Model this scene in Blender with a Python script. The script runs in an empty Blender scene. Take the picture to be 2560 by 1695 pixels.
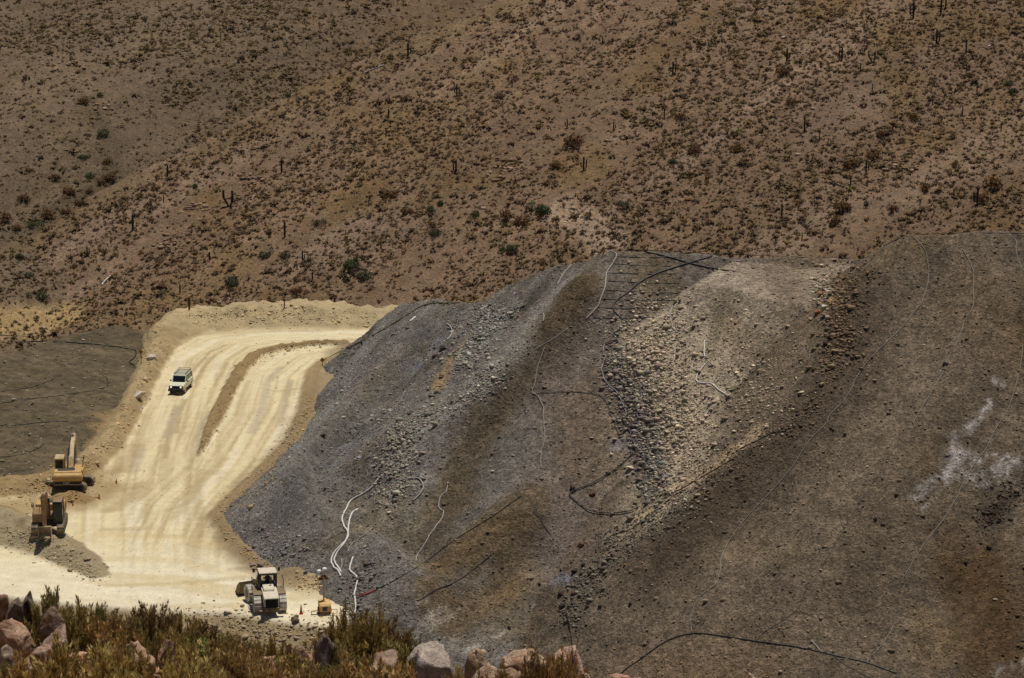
import bpy, bmesh, math, random
import numpy as np
from mathutils import Vector, Matrix, noise as mnoise

R = math.radians
sc = bpy.context.scene
col = sc.collection
random.seed(7); rng = np.random.default_rng(7)

# ------------------------------------------------------------------ camera, sky, sun
F = 7390.0; H = 86.0; PITCH = R(13.9)
cam_d = bpy.data.cameras.new('camera'); cam = bpy.data.objects.new('camera', cam_d); col.objects.link(cam)
cam.location = (0, 0, H); cam.rotation_euler = (R(90) - PITCH, 0, 0)
cam_d.sensor_width = 36.0; cam_d.lens = F / 2560 * 36; cam_d.clip_start = 1; cam_d.clip_end = 8000
cam_d.dof.use_dof = True; cam_d.dof.focus_distance = 280; cam_d.dof.aperture_fstop = 6.3
sc.camera = cam
SUN = Vector((0.13, 0.15, 0.98)).normalized()
w = bpy.data.worlds.new('World'); sc.world = w; w.use_nodes = True
nt = w.node_tree; nt.nodes.clear()
sky = nt.nodes.new('ShaderNodeTexSky'); sky.sky_type = 'NISHITA'; sky.sun_disc = False
sky.sun_elevation = math.asin(SUN.z); sky.sun_rotation = math.atan2(SUN.x, SUN.y); sky.altitude = 3000
bg = nt.nodes.new('ShaderNodeBackground'); bg.inputs[1].default_value = 0.06
wo = nt.nodes.new('ShaderNodeOutputWorld')
nt.links.new(sky.outputs[0], bg.inputs[0]); nt.links.new(bg.outputs[0], wo.inputs[0])
sd = bpy.data.lights.new('sun', 'SUN'); sd.energy = 4.0; sd.angle = R(0.53); sd.color = (1.0, 0.95, 0.86)
so = bpy.data.objects.new('sun', sd); col.objects.link(so)
so.rotation_euler = SUN.to_track_quat('Z', 'Y').to_euler(); so.location = (60, 200, 300)
sc.view_settings.view_transform = 'Standard'; sc.view_settings.look = 'None'
sc.view_settings.exposure = 0.0; sc.view_settings.gamma = 1.0

# ------------------------------------------------------------------ small helpers
def srgb(r, g, b):
    f = lambda c: (c / 255 / 12.92) if c / 255 <= .04045 else ((c / 255 + .055) / 1.055) ** 2.4
    return np.array([f(r), f(g), f(b)])

def _hash(ix, iy, seed):
    h = (ix.astype(np.int64) * 374761393 + iy.astype(np.int64) * 668265263 + seed * 974634541) & 0xffffffff
    h = ((h ^ (h >> 13)) * 1274126177) & 0xffffffff
    return ((h ^ (h >> 16)) & 0xffff) / 32767.5 - 1.0
def vn(x, y, seed=0):
    x = np.asarray(x, float); y = np.asarray(y, float)
    ix = np.floor(x); iy = np.floor(y); fx = x - ix; fy = y - iy
    fx = fx * fx * (3 - 2 * fx); fy = fy * fy * (3 - 2 * fy)
    a = _hash(ix, iy, seed); b = _hash(ix + 1, iy, seed); c = _hash(ix, iy + 1, seed); d = _hash(ix + 1, iy + 1, seed)
    return (a * (1 - fx) + b * fx) * (1 - fy) + (c * (1 - fx) + d * fx) * fy
def fbm(x, y, seed=0, oct=4, gain=.5):
    s = 0; a = 1; t = 0
    for o in range(oct):
        s = s + a * vn(x * 2 ** o + 17.3 * o, y * 2 ** o - 9.1 * o, seed + o); t += a; a *= gain
    return s / t
def sstep(a, b, x):
    t = np.clip((x - a) / (b - a), 0, 1); return t * t * (3 - 2 * t)

CT, ST = math.cos(PITCH), math.sin(PITCH)
def ray(px, py):
    u = (np.asarray(px, float) - 1280) / F; v = (847.5 - np.asarray(py, float)) / F
    return u, CT + v * ST, -ST + v * CT
def atz(px, py, z=0.0):            # where the sight line through a photo point meets height z
    u, dy, dz = ray(px, py); t = (z - H) / dz
    return np.stack([u * t, dy * t, np.zeros_like(t) + z], -1)
def aty(px, py, Y):
    u, dy, dz = ray(px, py); t = Y / dy
    return np.stack([u * t, dy * t, H + dz * t], -1)
def topx(p):
    x, y, z = p; z = z - H
    d = y * CT - z * ST; v = y * ST + z * CT
    return 1280 + x / d * F, 847.5 - v / d * F
K = 2560 / 2368
def DP(pts): return [(x * K, y * K) for x, y in pts]
def zm(ox, oy, s):
    return lambda *pts: [(ox + x * s, oy + y * s) for x, y in pts]
A1 = zm(0, 740, .42087); A6 = zm(800, 560, .40816); A7 = zm(760, 1100, .38007)
B1 = zm(1600, 560, .40541); B2 = zm(1600, 1100, .40541)
Z3 = zm(60, 1060, .20408); Z4 = zm(560, 1400, .15203)
R3 = zm(0, 0, .38265); R4 = zm(900, 0, .38259); R5 = zm(1700, 0, .38273); R6 = zm(0, 400, .38007)

def pdist(X, Y, poly):             # distance, arc length, signed side to a polyline in plan
    poly = np.asarray(poly, float)[:, :2]
    best = np.full(X.shape, 1e9); S = np.zeros(X.shape); U = np.zeros(X.shape); T = np.zeros(X.shape); acc = 0
    for i in range(len(poly) - 1):
        a = poly[i]; b = poly[i + 1]; d = b - a; L = math.hypot(*d) + 1e-9
        t = np.clip(((X - a[0]) * d[0] + (Y - a[1]) * d[1]) / L ** 2, 0, 1)
        ex = X - a[0] - t * d[0]; ey = Y - a[1] - t * d[1]; dd = np.hypot(ex, ey)
        m = dd < best
        best = np.where(m, dd, best); S = np.where(m, acc + t * L, S); T = np.where(m, i + t, T)
        U = np.where(m, np.sign(d[0] * ey - d[1] * ex) * dd, U); acc += L
    return best, S, U, T
def inpoly(X, Y, poly):
    poly = np.asarray(poly, float)[:, :2]; c = np.zeros(X.shape, bool); j = len(poly) - 1
    for i in range(len(poly)):
        xi, yi = poly[i]; xj, yj = poly[j]
        c ^= ((yi > Y) != (yj > Y)) & (X < (xj - xi) * (Y - yi) / (yj - yi + 1e-12) + xi); j = i
    return c

# ------------------------------------------------------------------ materials
def principled(name):
    m = bpy.data.materials.new(name); m.use_nodes = True
    n = m.node_tree; b = n.nodes['Principled BSDF']; return m, n, b
def mat(name, rgb, rough=.7, metal=0.0, var=.25, scale=6.0, bump=0.0, dust=None, dustamt=.4, emit=None, spec=.3):
    m, n, b = principled(name)
    tc = n.nodes.new('ShaderNodeTexCoord')
    nz = n.nodes.new('ShaderNodeTexNoise'); nz.inputs['Scale'].default_value = scale; nz.inputs['Detail'].default_value = 6
    n.links.new(tc.outputs['Object'], nz.inputs['Vector'])
    cr = n.nodes.new('ShaderNodeValToRGB'); e = cr.color_ramp.elements
    e[0].position = .3; e[1].position = .7
    e[0].color = (*[c * (1 - var) for c in rgb], 1); e[1].color = (*[min(1, c * (1 + var)) for c in rgb], 1)
    n.links.new(nz.outputs['Fac'], cr.inputs['Fac']); out = cr.outputs['Color']
    if dust is not None:
        n2 = n.nodes.new('ShaderNodeTexNoise'); n2.inputs['Scale'].default_value = 2.3; n2.inputs['Detail'].default_value = 8
        n.links.new(tc.outputs['Object'], n2.inputs['Vector'])
        mr = n.nodes.new('ShaderNodeMapRange'); mr.inputs[1].default_value = .35; mr.inputs[2].default_value = .65
        mr.inputs[3].default_value = dustamt * .4; mr.inputs[4].default_value = min(1, dustamt * 1.5)
        n.links.new(n2.outputs['Fac'], mr.inputs[0])
        mx = n.nodes.new('ShaderNodeMix'); mx.data_type = 'RGBA'
        n.links.new(mr.outputs[0], mx.inputs['Factor']); n.links.new(out, mx.inputs[6])
        mx.inputs[7].default_value = (*dust, 1); out = mx.outputs[2]
    n.links.new(out, b.inputs['Base Color'])
    b.inputs['Roughness'].default_value = rough; b.inputs['Metallic'].default_value = metal
    b.inputs['Specular IOR Level'].default_value = spec
    if emit: b.inputs['Emission Color'].default_value = (*emit[0], 1); b.inputs['Emission Strength'].default_value = emit[1]
    if bump:
        bp = n.nodes.new('ShaderNodeBump'); bp.inputs['Strength'].default_value = .8; bp.inputs['Distance'].default_value = bump
        n.links.new(nz.outputs['Fac'], bp.inputs['Height']); n.links.new(bp.outputs[0], b.inputs['Normal'])
    return m
def colmat(name, s1=1.2, s2=7.0, v1=.25, v2=.45, bump=.12, rough=.95, rocky=0.0, coord='pos'):
    """surface colour comes from the mesh's own colour attribute, broken up by grain"""
    m, n, b = principled(name); L = n.links
    at = n.nodes.new('ShaderNodeAttribute'); at.attribute_name = 'Col'
    ge = n.nodes.new('ShaderNodeNewGeometry' if coord == 'pos' else 'ShaderNodeTexCoord')
    P = ge.outputs['Position' if coord == 'pos' else 'Object']
    def noise(s, d=5):
        a = n.nodes.new('ShaderNodeTexNoise'); a.inputs['Scale'].default_value = s; a.inputs['Detail'].default_value = d
        a.inputs['Roughness'].default_value = .65
        L.new(P, a.inputs['Vector']); return a.outputs['Fac']
    def rng_(x, lo, hi, a=.3, c=.7):
        r = n.nodes.new('ShaderNodeMapRange'); r.inputs[1].default_value = a; r.inputs[2].default_value = c
        r.inputs[3].default_value = lo; r.inputs[4].default_value = hi; L.new(x, r.inputs[0]); return r.outputs[0]
    def mul(a, c):
        q = n.nodes.new('ShaderNodeMath'); q.operation = 'MULTIPLY'; L.new(a, q.inputs[0]); L.new(c, q.inputs[1]); return q.outputs[0]
    n1 = noise(s1); n2 = noise(s2, 4)
    k = mul(rng_(n1, 1 - v1, 1 + v1), rng_(n2, 1 - v2, 1 + v2))
    hgt = n2
    if rocky:
        vo = n.nodes.new('ShaderNodeTexVoronoi'); vo.inputs['Scale'].default_value = 3.3; L.new(P, vo.inputs['Vector'])
        sep = n.nodes.new('ShaderNodeSeparateColor'); L.new(vo.outputs['Color'], sep.inputs[0])
        k = mul(k, rng_(sep.outputs[0], 1 - rocky, 1 + rocky, 0, 1))
    mx = n.nodes.new('ShaderNodeVectorMath'); mx.operation = 'SCALE'
    L.new(at.outputs['Color'], mx.inputs[0]); L.new(k, mx.inputs['Scale'])
    L.new(mx.outputs[0], b.inputs['Base Color'])
    b.inputs['Roughness'].default_value = rough; b.inputs['Specular IOR Level'].default_value = .15
    if bump:
        ad = n.nodes.new('ShaderNodeMath'); ad.operation = 'ADD'; L.new(n1, ad.inputs[0]); L.new(n2, ad.inputs[1])
        bp = n.nodes.new('ShaderNodeBump'); bp.inputs['Strength'].default_value = 1; bp.inputs['Distance'].default_value = bump
        L.new(ad.outputs[0], bp.inputs['Height']); L.new(bp.outputs[0], b.inputs['Normal'])
    return m

M_heap = colmat('heap_gravel', .9, 5.0, .25, .55, .22, rocky=.3)
M_pad = colmat('pad_dirt', .7, 6.0, .10, .16, .07)
M_hill = colmat('hill_soil', .6, 3.2, .2, .45, .25)
M_near = colmat('near_soil', 2.0, 14.0, .25, .4, .06)
M_rub = colmat('rubble_stone', 2.5, 9.0, .2, .3, .05)
M_veg = colmat('dry_vegetation', 3.0, 12.0, .2, .2, 0)
def add_translucency(m, f):
    n = m.node_tree; b = n.nodes['Principled BSDF']; o = n.nodes['Material Output']
    src = b.inputs['Base Color'].links[0].from_socket
    t = n.nodes.new('ShaderNodeBsdfTranslucent'); n.links.new(src, t.inputs['Color'])
    mx = n.nodes.new('ShaderNodeMixShader'); mx.inputs[0].default_value = f
    n.links.new(b.outputs[0], mx.inputs[1]); n.links.new(t.outputs[0], mx.inputs[2]); n.links.new(mx.outputs[0], o.inputs['Surface'])
add_translucency(M_veg, .32)
M_shrub = colmat('shrub_foliage', 3.0, 12.0, .2, .2, 0); add_translucency(M_shrub, .2)
M_boul = colmat('boulder_stone', 3.2, 17.0, .35, .35, .05, coord='obj', rough=.9)

# ------------------------------------------------------------------ mesh builders
def set_col(me, c):
    a = me.color_attributes.new('Col', 'FLOAT_COLOR', 'POINT')
    buf = np.ones((len(me.vertices), 4), np.float32); buf[:, :3] = np.clip(c, 0, 1); a.data.foreach_set('color', buf.ravel())
def np_mesh(name, V, Fc, mtl, colr=None, smooth=False):
    V = np.ascontiguousarray(V, np.float32); Fc = np.ascontiguousarray(Fc, np.int32); k = Fc.shape[1]
    me = bpy.data.meshes.new(name)
    me.vertices.add(len(V)); me.vertices.foreach_set('co', V.ravel())
    me.loops.add(Fc.size); me.loops.foreach_set('vertex_index', Fc.ravel())
    me.polygons.add(len(Fc)); me.polygons.foreach_set('loop_start', np.arange(0, Fc.size, k, dtype=np.int32))
    me.polygons.foreach_set('loop_total', np.full(len(Fc), k, np.int32))
    if smooth: me.polygons.foreach_set('use_smooth', np.ones(len(Fc), bool))
    me.update(calc_edges=True)
    if colr is not None: set_col(me, colr)
    me.materials.append(mtl); return me
def link(name, me, parent=None):
    o = bpy.data.objects.new(name, me); col.objects.link(o)
    if parent: o.parent = parent
    return o
def tag(o, label=None, cat=None, group=None, kind=None):
    if label: o['label'] = label
    if cat: o['category'] = cat
    if group: o['group'] = group
    if kind: o['kind'] = kind
    return o
def empty(name, loc, rz=0.0, **k):
    o = bpy.data.objects.new(name, None); col.objects.link(o); o.location = loc; o.rotation_euler = (0, 0, rz)
    o.empty_display_size = .3
    return tag(o, **k)

class Terrain:
    def __init__(s, xs, ys):
        s.xs = np.asarray(xs, float); s.ys = np.asarray(ys, float); s.X, s.Y = np.meshgrid(s.xs, s.ys)
        s.Z = np.zeros_like(s.X); s.C = np.zeros(s.X.shape + (3,))
    def z(s, x, y, out=-1e3):
        x = np.asarray(x, float); y = np.asarray(y, float)
        fx = np.interp(x, s.xs, np.arange(len(s.xs))); fy = np.interp(y, s.ys, np.arange(len(s.ys)))
        ix = np.clip(fx.astype(int), 0, len(s.xs) - 2); iy = np.clip(fy.astype(int), 0, len(s.ys) - 2); tx = fx - ix; ty = fy - iy
        Z = s.Z; r = (Z[iy, ix] * (1 - tx) + Z[iy, ix + 1] * tx) * (1 - ty) + (Z[iy + 1, ix] * (1 - tx) + Z[iy + 1, ix + 1] * tx) * ty
        o = (x < s.xs[0]) | (x > s.xs[-1]) | (y < s.ys[0]) | (y > s.ys[-1])
        return np.where(o, out, r)
    def c(s, x, y):
        ix = np.clip(np.rint(np.interp(x, s.xs, np.arange(len(s.xs)))).astype(int), 0, len(s.xs) - 1)
        iy = np.clip(np.rint(np.interp(y, s.ys, np.arange(len(s.ys)))).astype(int), 0, len(s.ys) - 1)
        return s.C[iy, ix]
    def stroke(s, poly, width, rgb, a=1.0, soft=.5, ns=1.2, nf=.8, seed=3, patchy=0):
        """tint a band of the ground along a line, with a ragged edge"""
        poly = np.asarray(poly)[:, :2]
        lo = poly.min(0) - width * 3; hi = poly.max(0) + width * 3
        i0, i1 = np.searchsorted(s.ys, [lo[1], hi[1]]); j0, j1 = np.searchsorted(s.xs, [lo[0], hi[0]])
        if i1 <= i0 or j1 <= j0: return
        X = s.X[i0:i1, j0:j1]; Y = s.Y[i0:i1, j0:j1]
        d = pdist(X, Y, poly)[0] + nf * width * .5 * fbm(X / ns, Y / ns, seed, 4)
        k = a * (1 - sstep(width * (1 - soft), width * (1 + soft), d))
        if patchy: k = k * sstep(-.3, .35, fbm(X / patchy, Y / patchy, seed + 9, 5, .65))
        k = k[..., None]
        s.C[i0:i1, j0:j1] = s.C[i0:i1, j0:j1] * (1 - k) + np.asarray(rgb) * k
    def build(s, name, mtl, label=None):
        ny, nx = s.X.shape
        V = np.stack([s.X.ravel(), s.Y.ravel(), s.Z.ravel()], 1)
        i = (np.arange(ny - 1)[:, None] * nx + np.arange(nx - 1)[None]).ravel()
        Fc = np.stack([i, i + 1, i + nx + 1, i + nx], 1)
        o = link(name, np_mesh(name, V, Fc, mtl, s.C.reshape(-1, 3), True))
        return tag(o, label=label, kind='structure')
SURF = []
def hit(px, py, surfs=None, y0=200.0, y1=520.0, n=900):
    surfs = surfs or SURF
    px = np.atleast_1d(np.asarray(px, float)); py = np.atleast_1d(np.asarray(py, float))
    u, dy, dz = ray(px, py); Ys = np.linspace(y0, y1, n)
    t = Ys[None] / dy[:, None]; X = u[:, None] * t; Z = H + dz[:, None] * t; YY = np.broadcast_to(Ys, X.shape)
    G = np.full(X.shape, -1e3)
    for s in surfs: G = np.maximum(G, s.z(X, YY))
    D = Z - G; b = D <= 0; k = np.where(b.any(1), b.argmax(1), n - 1); k = np.maximum(k, 1); r = np.arange(len(px))
    d0 = D[r, k - 1]; d1 = D[r, k]; f = np.clip(d0 / (d0 - d1 + 1e-9), 0, 1); y = Ys[k - 1] + f * (Ys[1] - Ys[0]); tt = y / dy
    return np.stack([u * tt, y, H + dz * tt], 1)
def hp(pts, surfs=None):
    a = np.asarray(pts, float); return hit(a[:, 0], a[:, 1], surfs)
def gz(x, y):
    g = -1e3
    for s in SURF: g = np.maximum(g, s.z(x, y))
    return g

# ------------------------------------------------------------------ far hillside
hill = Terrain(np.arange(-150, 150.1, .5), np.concatenate([np.arange(348, 470, .5), np.arange(470, 900, 4.0)]))
X, Y = hill.X, hill.Y
BX, BY = .14, .46
def plane1(x, y): return -2 + BY * (y - 368) + BX * x
def hitplane1(px, py):
    u, dy, dz = ray(px, py); t = (-2 - BY * 368 - H) / (dz - BY * dy - BX * u)
    return np.stack([u * t, dy * t], -1)
rp = np.array([hitplane1(*p) for p in DP([(-250, 700), (0, 592), (140, 500), (300, 415), (480, 330), (700, 210), (850, 140), (950, 95), (1100, 30), (1300, -60), (1700, -300)])])
d, S_, U, _ = pdist(X, Y, rp)
side = U > 0                                   # beyond the spur's edge
und = 1.1 * fbm(X / 28, Y / 28, 11, 3) + .8 * fbm((X * .66 - Y * .75) / 7, (X * .75 + Y * .66) / 30, 12, 3)
z1 = plane1(X, Y) + und * sstep(0, 12, np.where(side, 0, d))
zfall = np.where(side, z1 - 1.0 * np.maximum(0, d - .8), z1)
P1 = aty(0, 600, 395); P2 = aty(0, 0, 452); P3 = aty(1080, 60, 458)
nn = np.cross(P2 - P1, P3 - P1); z2 = P1[2] - (nn[0] * (X - P1[0]) + nn[1] * (Y - P1[1])) / nn[2]
z2 = z2 + 1.6 * fbm(X / 22, Y / 22, 21, 3) + .7 * fbm((X * .8 - Y * .6) / 5, (X * .6 + Y * .8) / 26, 22, 3)
hill.Z = np.maximum(zfall, z2) + .22 * fbm(X / 1.5, Y / 1.5, 5, 3)
far = (z2 > zfall)
hill.Z = np.where(Y > 470, np.minimum(hill.Z, 120 - 0 * Y), hill.Z)
soil = srgb(124, 101, 79); ochre = srgb(118, 94, 58); pale = srgb(138, 115, 94); grey = srgb(112, 96, 76)
n1 = fbm((X * .66 - Y * .75) / 4, (X * .75 + Y * .66) / 34, 31, 4); n2 = fbm(X / 9, Y / 9, 32, 4)
k = sstep(-.1, .5, n1)[..., None]; C = soil * (1 - k) + pale * k
k = (sstep(.0, .5, n2) * .6)[..., None]; C = C * (1 - k) + ochre * k
k = (far * .8 * sstep(5, -45, X))[..., None]; C = C * (1 - k) + grey * k; C = C * (1 - .06 * far[..., None])  # greyer soil beyond the spur, with the valley's shade put into the colour
k = (np.where(side, 0, 1) * (1 - sstep(1.2, 5.5, d + 1.5 * fbm(X / 3, Y / 3, 36, 3))) * .55)[..., None]; C = C * (1 - k) + srgb(126, 105, 74) * k
fn = fbm(X / .8, Y / .8, 34, 3)[..., None]; mn = fbm((X * .66 - Y * .75) / 9, (X * .75 + Y * .66) / 60, 35, 3)[..., None]
hill.C = C * .86 * (1 + .22 * fn) * (1 + .28 * mn)
SURF.append(hill)
hill.stroke(hp(DP([(0, 740), (60, 745), (140, 735)])), 3.0, srgb(165, 138, 95), .8, .5, 2)
for s in ([(100, 520), (230, 430), (260, 330), (200, 230)], [(0, 560), (120, 500), (260, 420)]):
    hill.stroke(hp(DP(s)), 1.6, srgb(80, 68, 52), .45, .8, 2)
hill.stroke(hp(DP([(1300, 490), (1390, 540), (1400, 560)])), 2.5, srgb(158, 134, 112), .8, .6, 2)
hill.build('hillside', M_hill)

# ------------------------------------------------------------------ haul road and pad
pad = Terrain(np.arange(-85, 6.01, .22), np.arange(222, 374, .24))
X, Y = pad.X, pad.Y
def W0(pts, z=0.0): return np.array([atz(x, y, z) for x, y in DP(pts)])
fe = W0([(-500, 1330), (-200, 1345), (0, 1372), (250, 1402), (400, 1410), (540, 1414), (640, 1434), (720, 1444), (780, 1442), (822, 1412), (842, 1370), (870, 1250), (1000, 1000)])
ye = np.interp(X, fe[:, 0], fe[:, 1]) + .5 * fbm(X / 2, Y / 9, 4, 3)
Z = np.zeros_like(X) + .05 * fbm(X / 3, Y / 3, 2, 3)
bank = np.maximum(0, ye - Y)
Z -= np.where(bank > 0, .68 * bank + .25 * sstep(0, 3, bank) * fbm(X / 1.1, Y / 1.1, 6, 4), 0)
berm = W0([(-60, 1135), (100, 1125), (190, 1085), (245, 1035), (285, 975), (322, 900), (352, 840), (374, 785), (440, 750), (560, 741), (700, 738), (900, 742), (1100, 760)])
bh = np.interp(np.arange(13), range(13), [.9, 1, 1, 1, 1, 1, 1.1, 1.4, 1.8, 1.95, 1.95, 1.5, 1])
bw = np.array([3.0, 2.6, 1.9, 1.6, 1.5, 1.5, 1.6, 2.4, 4.2, 4.6, 4.6, 4, 4])
dB, sB, uB, tB = pdist(X, Y, berm)
hB = np.interp(tB, range(13), bh); wB = np.interp(tB, range(13), bw)
rag = fbm(X / 1.2, Y / 1.2, 8, 4)
out_b = (uB > 0)
Z -= np.where(out_b, .6 * np.maximum(0, dB - wB * .9), 0)
prof = np.clip(1.15 - (dB + .35 * rag) / wB, 0, 1); prof = np.minimum(prof * 1.25, 1)
Z = np.maximum(Z, Z + hB * prof * (1 + .35 * fbm(X / 2.4, Y / 2.4, 9, 3) + .22 * fbm(X / .6, Y / .6, 10, 3)))
# dark lobe at left
lob = W0([(-500, 1150), (-200, 1140), (0, 1120), (100, 1100), (180, 1062), (232, 1015), (262, 962), (302, 925), (330, 850), (350, 790), (362, 765), (440, 720), (520, 705)])
dL, _, uL, _ = pdist(X, Y, lob)
crest = np.array([atz(x, y, z) for (x, y), z in zip(DP([(-400, 775), (0, 782), (90, 782), (180, 748), (300, 727), (440, 716)]), [7, 6, 5.2, 4.4, 2.8, .6])])
dC, _, uC, tC = pdist(X, Y, crest)
inL = (uL > 0)
zl = np.where(inL, .15 * dL, -.6 * dL) + .34 * fbm(X / 2.2, Y / 1.6, 14, 4) * sstep(0, 3, np.where(inL, dL, 0))
cz = np.interp(tC, range(6), crest[:, 2])
zl = np.where(uC > 0, np.minimum(zl, cz - .55 * dC), np.minimum(zl, cz + .1))
zl = np.where(tC > 4.15, zl - 9 * sstep(4.15, 4.75, tC), zl)
dark_l = inL & (zl > Z - .2)
Z = np.maximum(Z, zl)
# median windrow between the two carriageways
mid = W0([(462, 1052), (474, 1020), (490, 985), (512, 940), (540, 885), (562, 850), (590, 823), (640, 808), (710, 799), (800, 795)])
dM, sM, _, tM = pdist(X, Y, mid)
wM = np.interp(tM, range(10), [.3, .6, .85, 1.0, 1.05, 1.0, .9, .75, .65, .6])
pm = np.clip(1 - (dM + .3 * rag) / wM, 0, 1)
Z += np.minimum(pm * 1.6, 1) * .55 * (1 + .35 * fbm(X / .6, Y / .6, 15, 3))
# right edge lip
lip = W0([(690, 1340), (610, 1312), (560, 1270), (530, 1225), (500, 1195), (560, 1135), (610, 1092), (680, 1020), (705, 960), (716, 900), (724, 860), (760, 835)])
dR, _, uR, tR = pdist(X, Y, lip)
pr = np.clip(1 - (dR + .25 * rag) / 1.3, 0, 1); Z += pr * .6
# mound at lower left
mou = W0([(-120, 1180), (0, 1222), (70, 1248), (130, 1272), (190, 1302), (225, 1328)])
dO, _, _, tO = pdist(X, Y, mou)
hO = np.interp(tO, range(6), [2.2, 1.9, 1.6, 1.3, .95, .35]); wO = np.interp(tO, range(6), [5, 4.6, 3.8, 3.1, 2.3, 1.2])
po = np.clip(1 - (dO + .4 * rag) / wO, 0, 1)
Z += po * hO * (1.1 + .35 * fbm(X / .8, Y / .8, 16, 3))
# small spoil pile in front of the rear excavator
pil = np.array([atz(x, y) for x, y in Z3((420, 940), (560, 905), (700, 930))])
dP = pdist(X, Y, pil)[0]; pp = np.clip(1 - (dP + .3 * rag) / 1.5, 0, 1); Z += pp * .8
# raised brown bench where the excavators work, and the rise behind the light tower
ris = W0([(690, 1348), (760, 1350), (830, 1352)]); dS = pdist(X, Y, ris)[0]
ps = np.clip(1 - (dS + .3 * rag) / 3.0, 0, 1); Z += ps * 1.0
pad.Z = Z + .03 * fbm(X / .7, Y / .7, 18, 3)
# colours
road = srgb(224, 206, 164); roadw = srgb(230, 220, 194); roadd = srgb(182, 161, 122); brown = srgb(150, 124, 88); brown2 = srgb(168, 144, 108)
C = np.zeros(X.shape + (3,)) + road
pathL = W0([(330, 1420), (335, 1280), (338, 1150), (362, 1020), (402, 900), (440, 830), (510, 788), (620, 772), (840, 768)])
pathR = W0([(420, 1420), (440, 1260), (480, 1170), (565, 1080), (640, 960), (668, 870), (725, 828), (800, 812)])
for i, pth in enumerate((pathL, pathR)):
    dd, ss, uu, _ = pdist(X, Y, pth)
    st = fbm(uu / .55 + .5 * fbm(ss / 22, uu / 6, 40 + i, 2), ss / 30, 50 + i, 4)
    kk = (sstep(-.05, .55, st) * .72 * (1 - sstep(5, 9, dd)))[..., None]; C = C * (1 - kk) + roadd * kk
    s2_ = fbm(uu / .2 + .3 * fbm(ss / 9, uu / 3, 45 + i, 2), ss / 11, 55 + i, 3); kk = (sstep(.1, .6, s2_) * .5 * (1 - sstep(4.5, 7, dd)))[..., None]; C = C * (1 - kk) + srgb(176, 152, 112) * kk
    pad.Z = pad.Z - .05 * sstep(0, .5, st) * (1 - sstep(5, 8, dd)) + .03 * sstep(0, .5, s2_) * (1 - sstep(5, 8, dd))
    kk = (sstep(.05, .6, -st) * .55 * (1 - sstep(5, 9, dd)))[..., None]; C = C * (1 - kk) + roadw * kk
lowr = sstep(270, 255, Y) ; st = fbm((X * .3 + Y) / .8, X / 14, 61, 4)
kk = (lowr * .8)[..., None]; C = C * (1 - kk) + (srgb(232, 220, 190) + st[..., None] * .09 * np.array([1, 1, .9])) * kk
kk = (.25 * sstep(0, .6, fbm(X / 5, Y / 5, 63, 4)))[..., None]; C = C * (1 - kk) + roadd * kk
kk = (out_b * sstep(0, 1, dB - wB * .5))[..., None]; C = C * (1 - kk) + srgb(140, 116, 84) * kk
pad.C = C
def ps_(pts, wd, rgb, a, soft=.6, nf=.8, ns=1.0): pad.stroke(W0(pts), wd, rgb, a, soft, ns, nf)
gy = srgb(172, 158, 134)
ps_([(388, 1010), (400, 975), (412, 940)], .55, gy, .8); ps_([(382, 1060), (388, 1020), (396, 985)], .28, roadd, .9)
ps_([(428, 925), (415, 960), (408, 1000)], .25, roadd, .9)
ps_([(430, 880), (452, 850), (485, 815), (520, 798)], .22, brown2, .7); ps_([(448, 885), (470, 850), (500, 820)], .2, brown2, .6)
ps_([(580, 1000), (600, 960), (612, 920), (618, 885), (650, 850)], .5, gy, .55); ps_([(648, 985), (660, 930), (672, 880)], .45, gy, .5)
ps_([(640, 905), (690, 900)], .5, roadd, .5)
ps_([(455, 1055), (458, 1010), (470, 975), (495, 945)], .18, gy, .8)
ps_([(545, 960), (560, 915), (575, 880)], .3, roadd, .6)
ps_([(380, 1130), (385, 1080), (378, 1030)], .5, roadd, .5); ps_([(255, 1180), (310, 1150), (330, 1120)], .9, roadd, .75)
ps_([(400, 1200), (470, 1110), (520, 1060)], .5, roadd, .55); ps_([(240, 1225), (330, 1222)], .6, roadd, .5)
ps_([(390, 1180), (430, 1165), (460, 1130)], .35, roadd, .5)
ps_([(280, 1090), (300, 1060), (315, 1030)], .8, brown2, .55); ps_([(310, 1090), (330, 1040)], .5, gy, .4)
for yy, a in ((1235, .35), (1290, .3), (1330, .5), (1345, .4)): ps_([(230, yy), (420, yy + 8), (560, yy + 40)], .8, srgb(205, 180, 130), a)
ps_([(250, 1355), (400, 1350), (560, 1335)], .5, srgb(190, 168, 124), .5); ps_([(540, 1400), (420, 1402), (330, 1405)], .7, srgb(200, 178, 136), .5)
ps_([(440, 772), (600, 764), (850, 760)], .9, srgb(190, 170, 132), .5)
def blend(mask, rgb):
    kk = np.clip(mask, 0, 1)[..., None]; pad.C = pad.C * (1 - kk) + np.asarray(rgb) * kk
vb = fbm(X / 1.6, Y / 1.6, 70, 4)[..., None]
blend(sstep(0, .25, prof), srgb(168, 146, 108) * (1 + .25 * vb))
kf = (tB > 7.2) * sstep(0, .3, prof) * .75; blend(kf, srgb(186, 166, 128) * (1 + .18 * vb))
blend(sstep(0, .3, pm), srgb(150, 126, 88) * (1 + .25 * vb)); blend(sstep(.1, .5, pr) * .9, srgb(160, 134, 94) * (1 + .25 * vb))
blend(sstep(0, .2, po), srgb(158, 142, 112) * (1 + .25 * vb)); blend(sstep(0, .2, pp), srgb(155, 130, 88) * (1 + .2 * vb))
blend(sstep(0, .4, ps) * .9, srgb(165, 142, 106) * (1 + .25 * vb))
blend(sstep(0, .6, bank), srgb(158, 138, 104) * (1 + .3 * vb))
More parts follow.
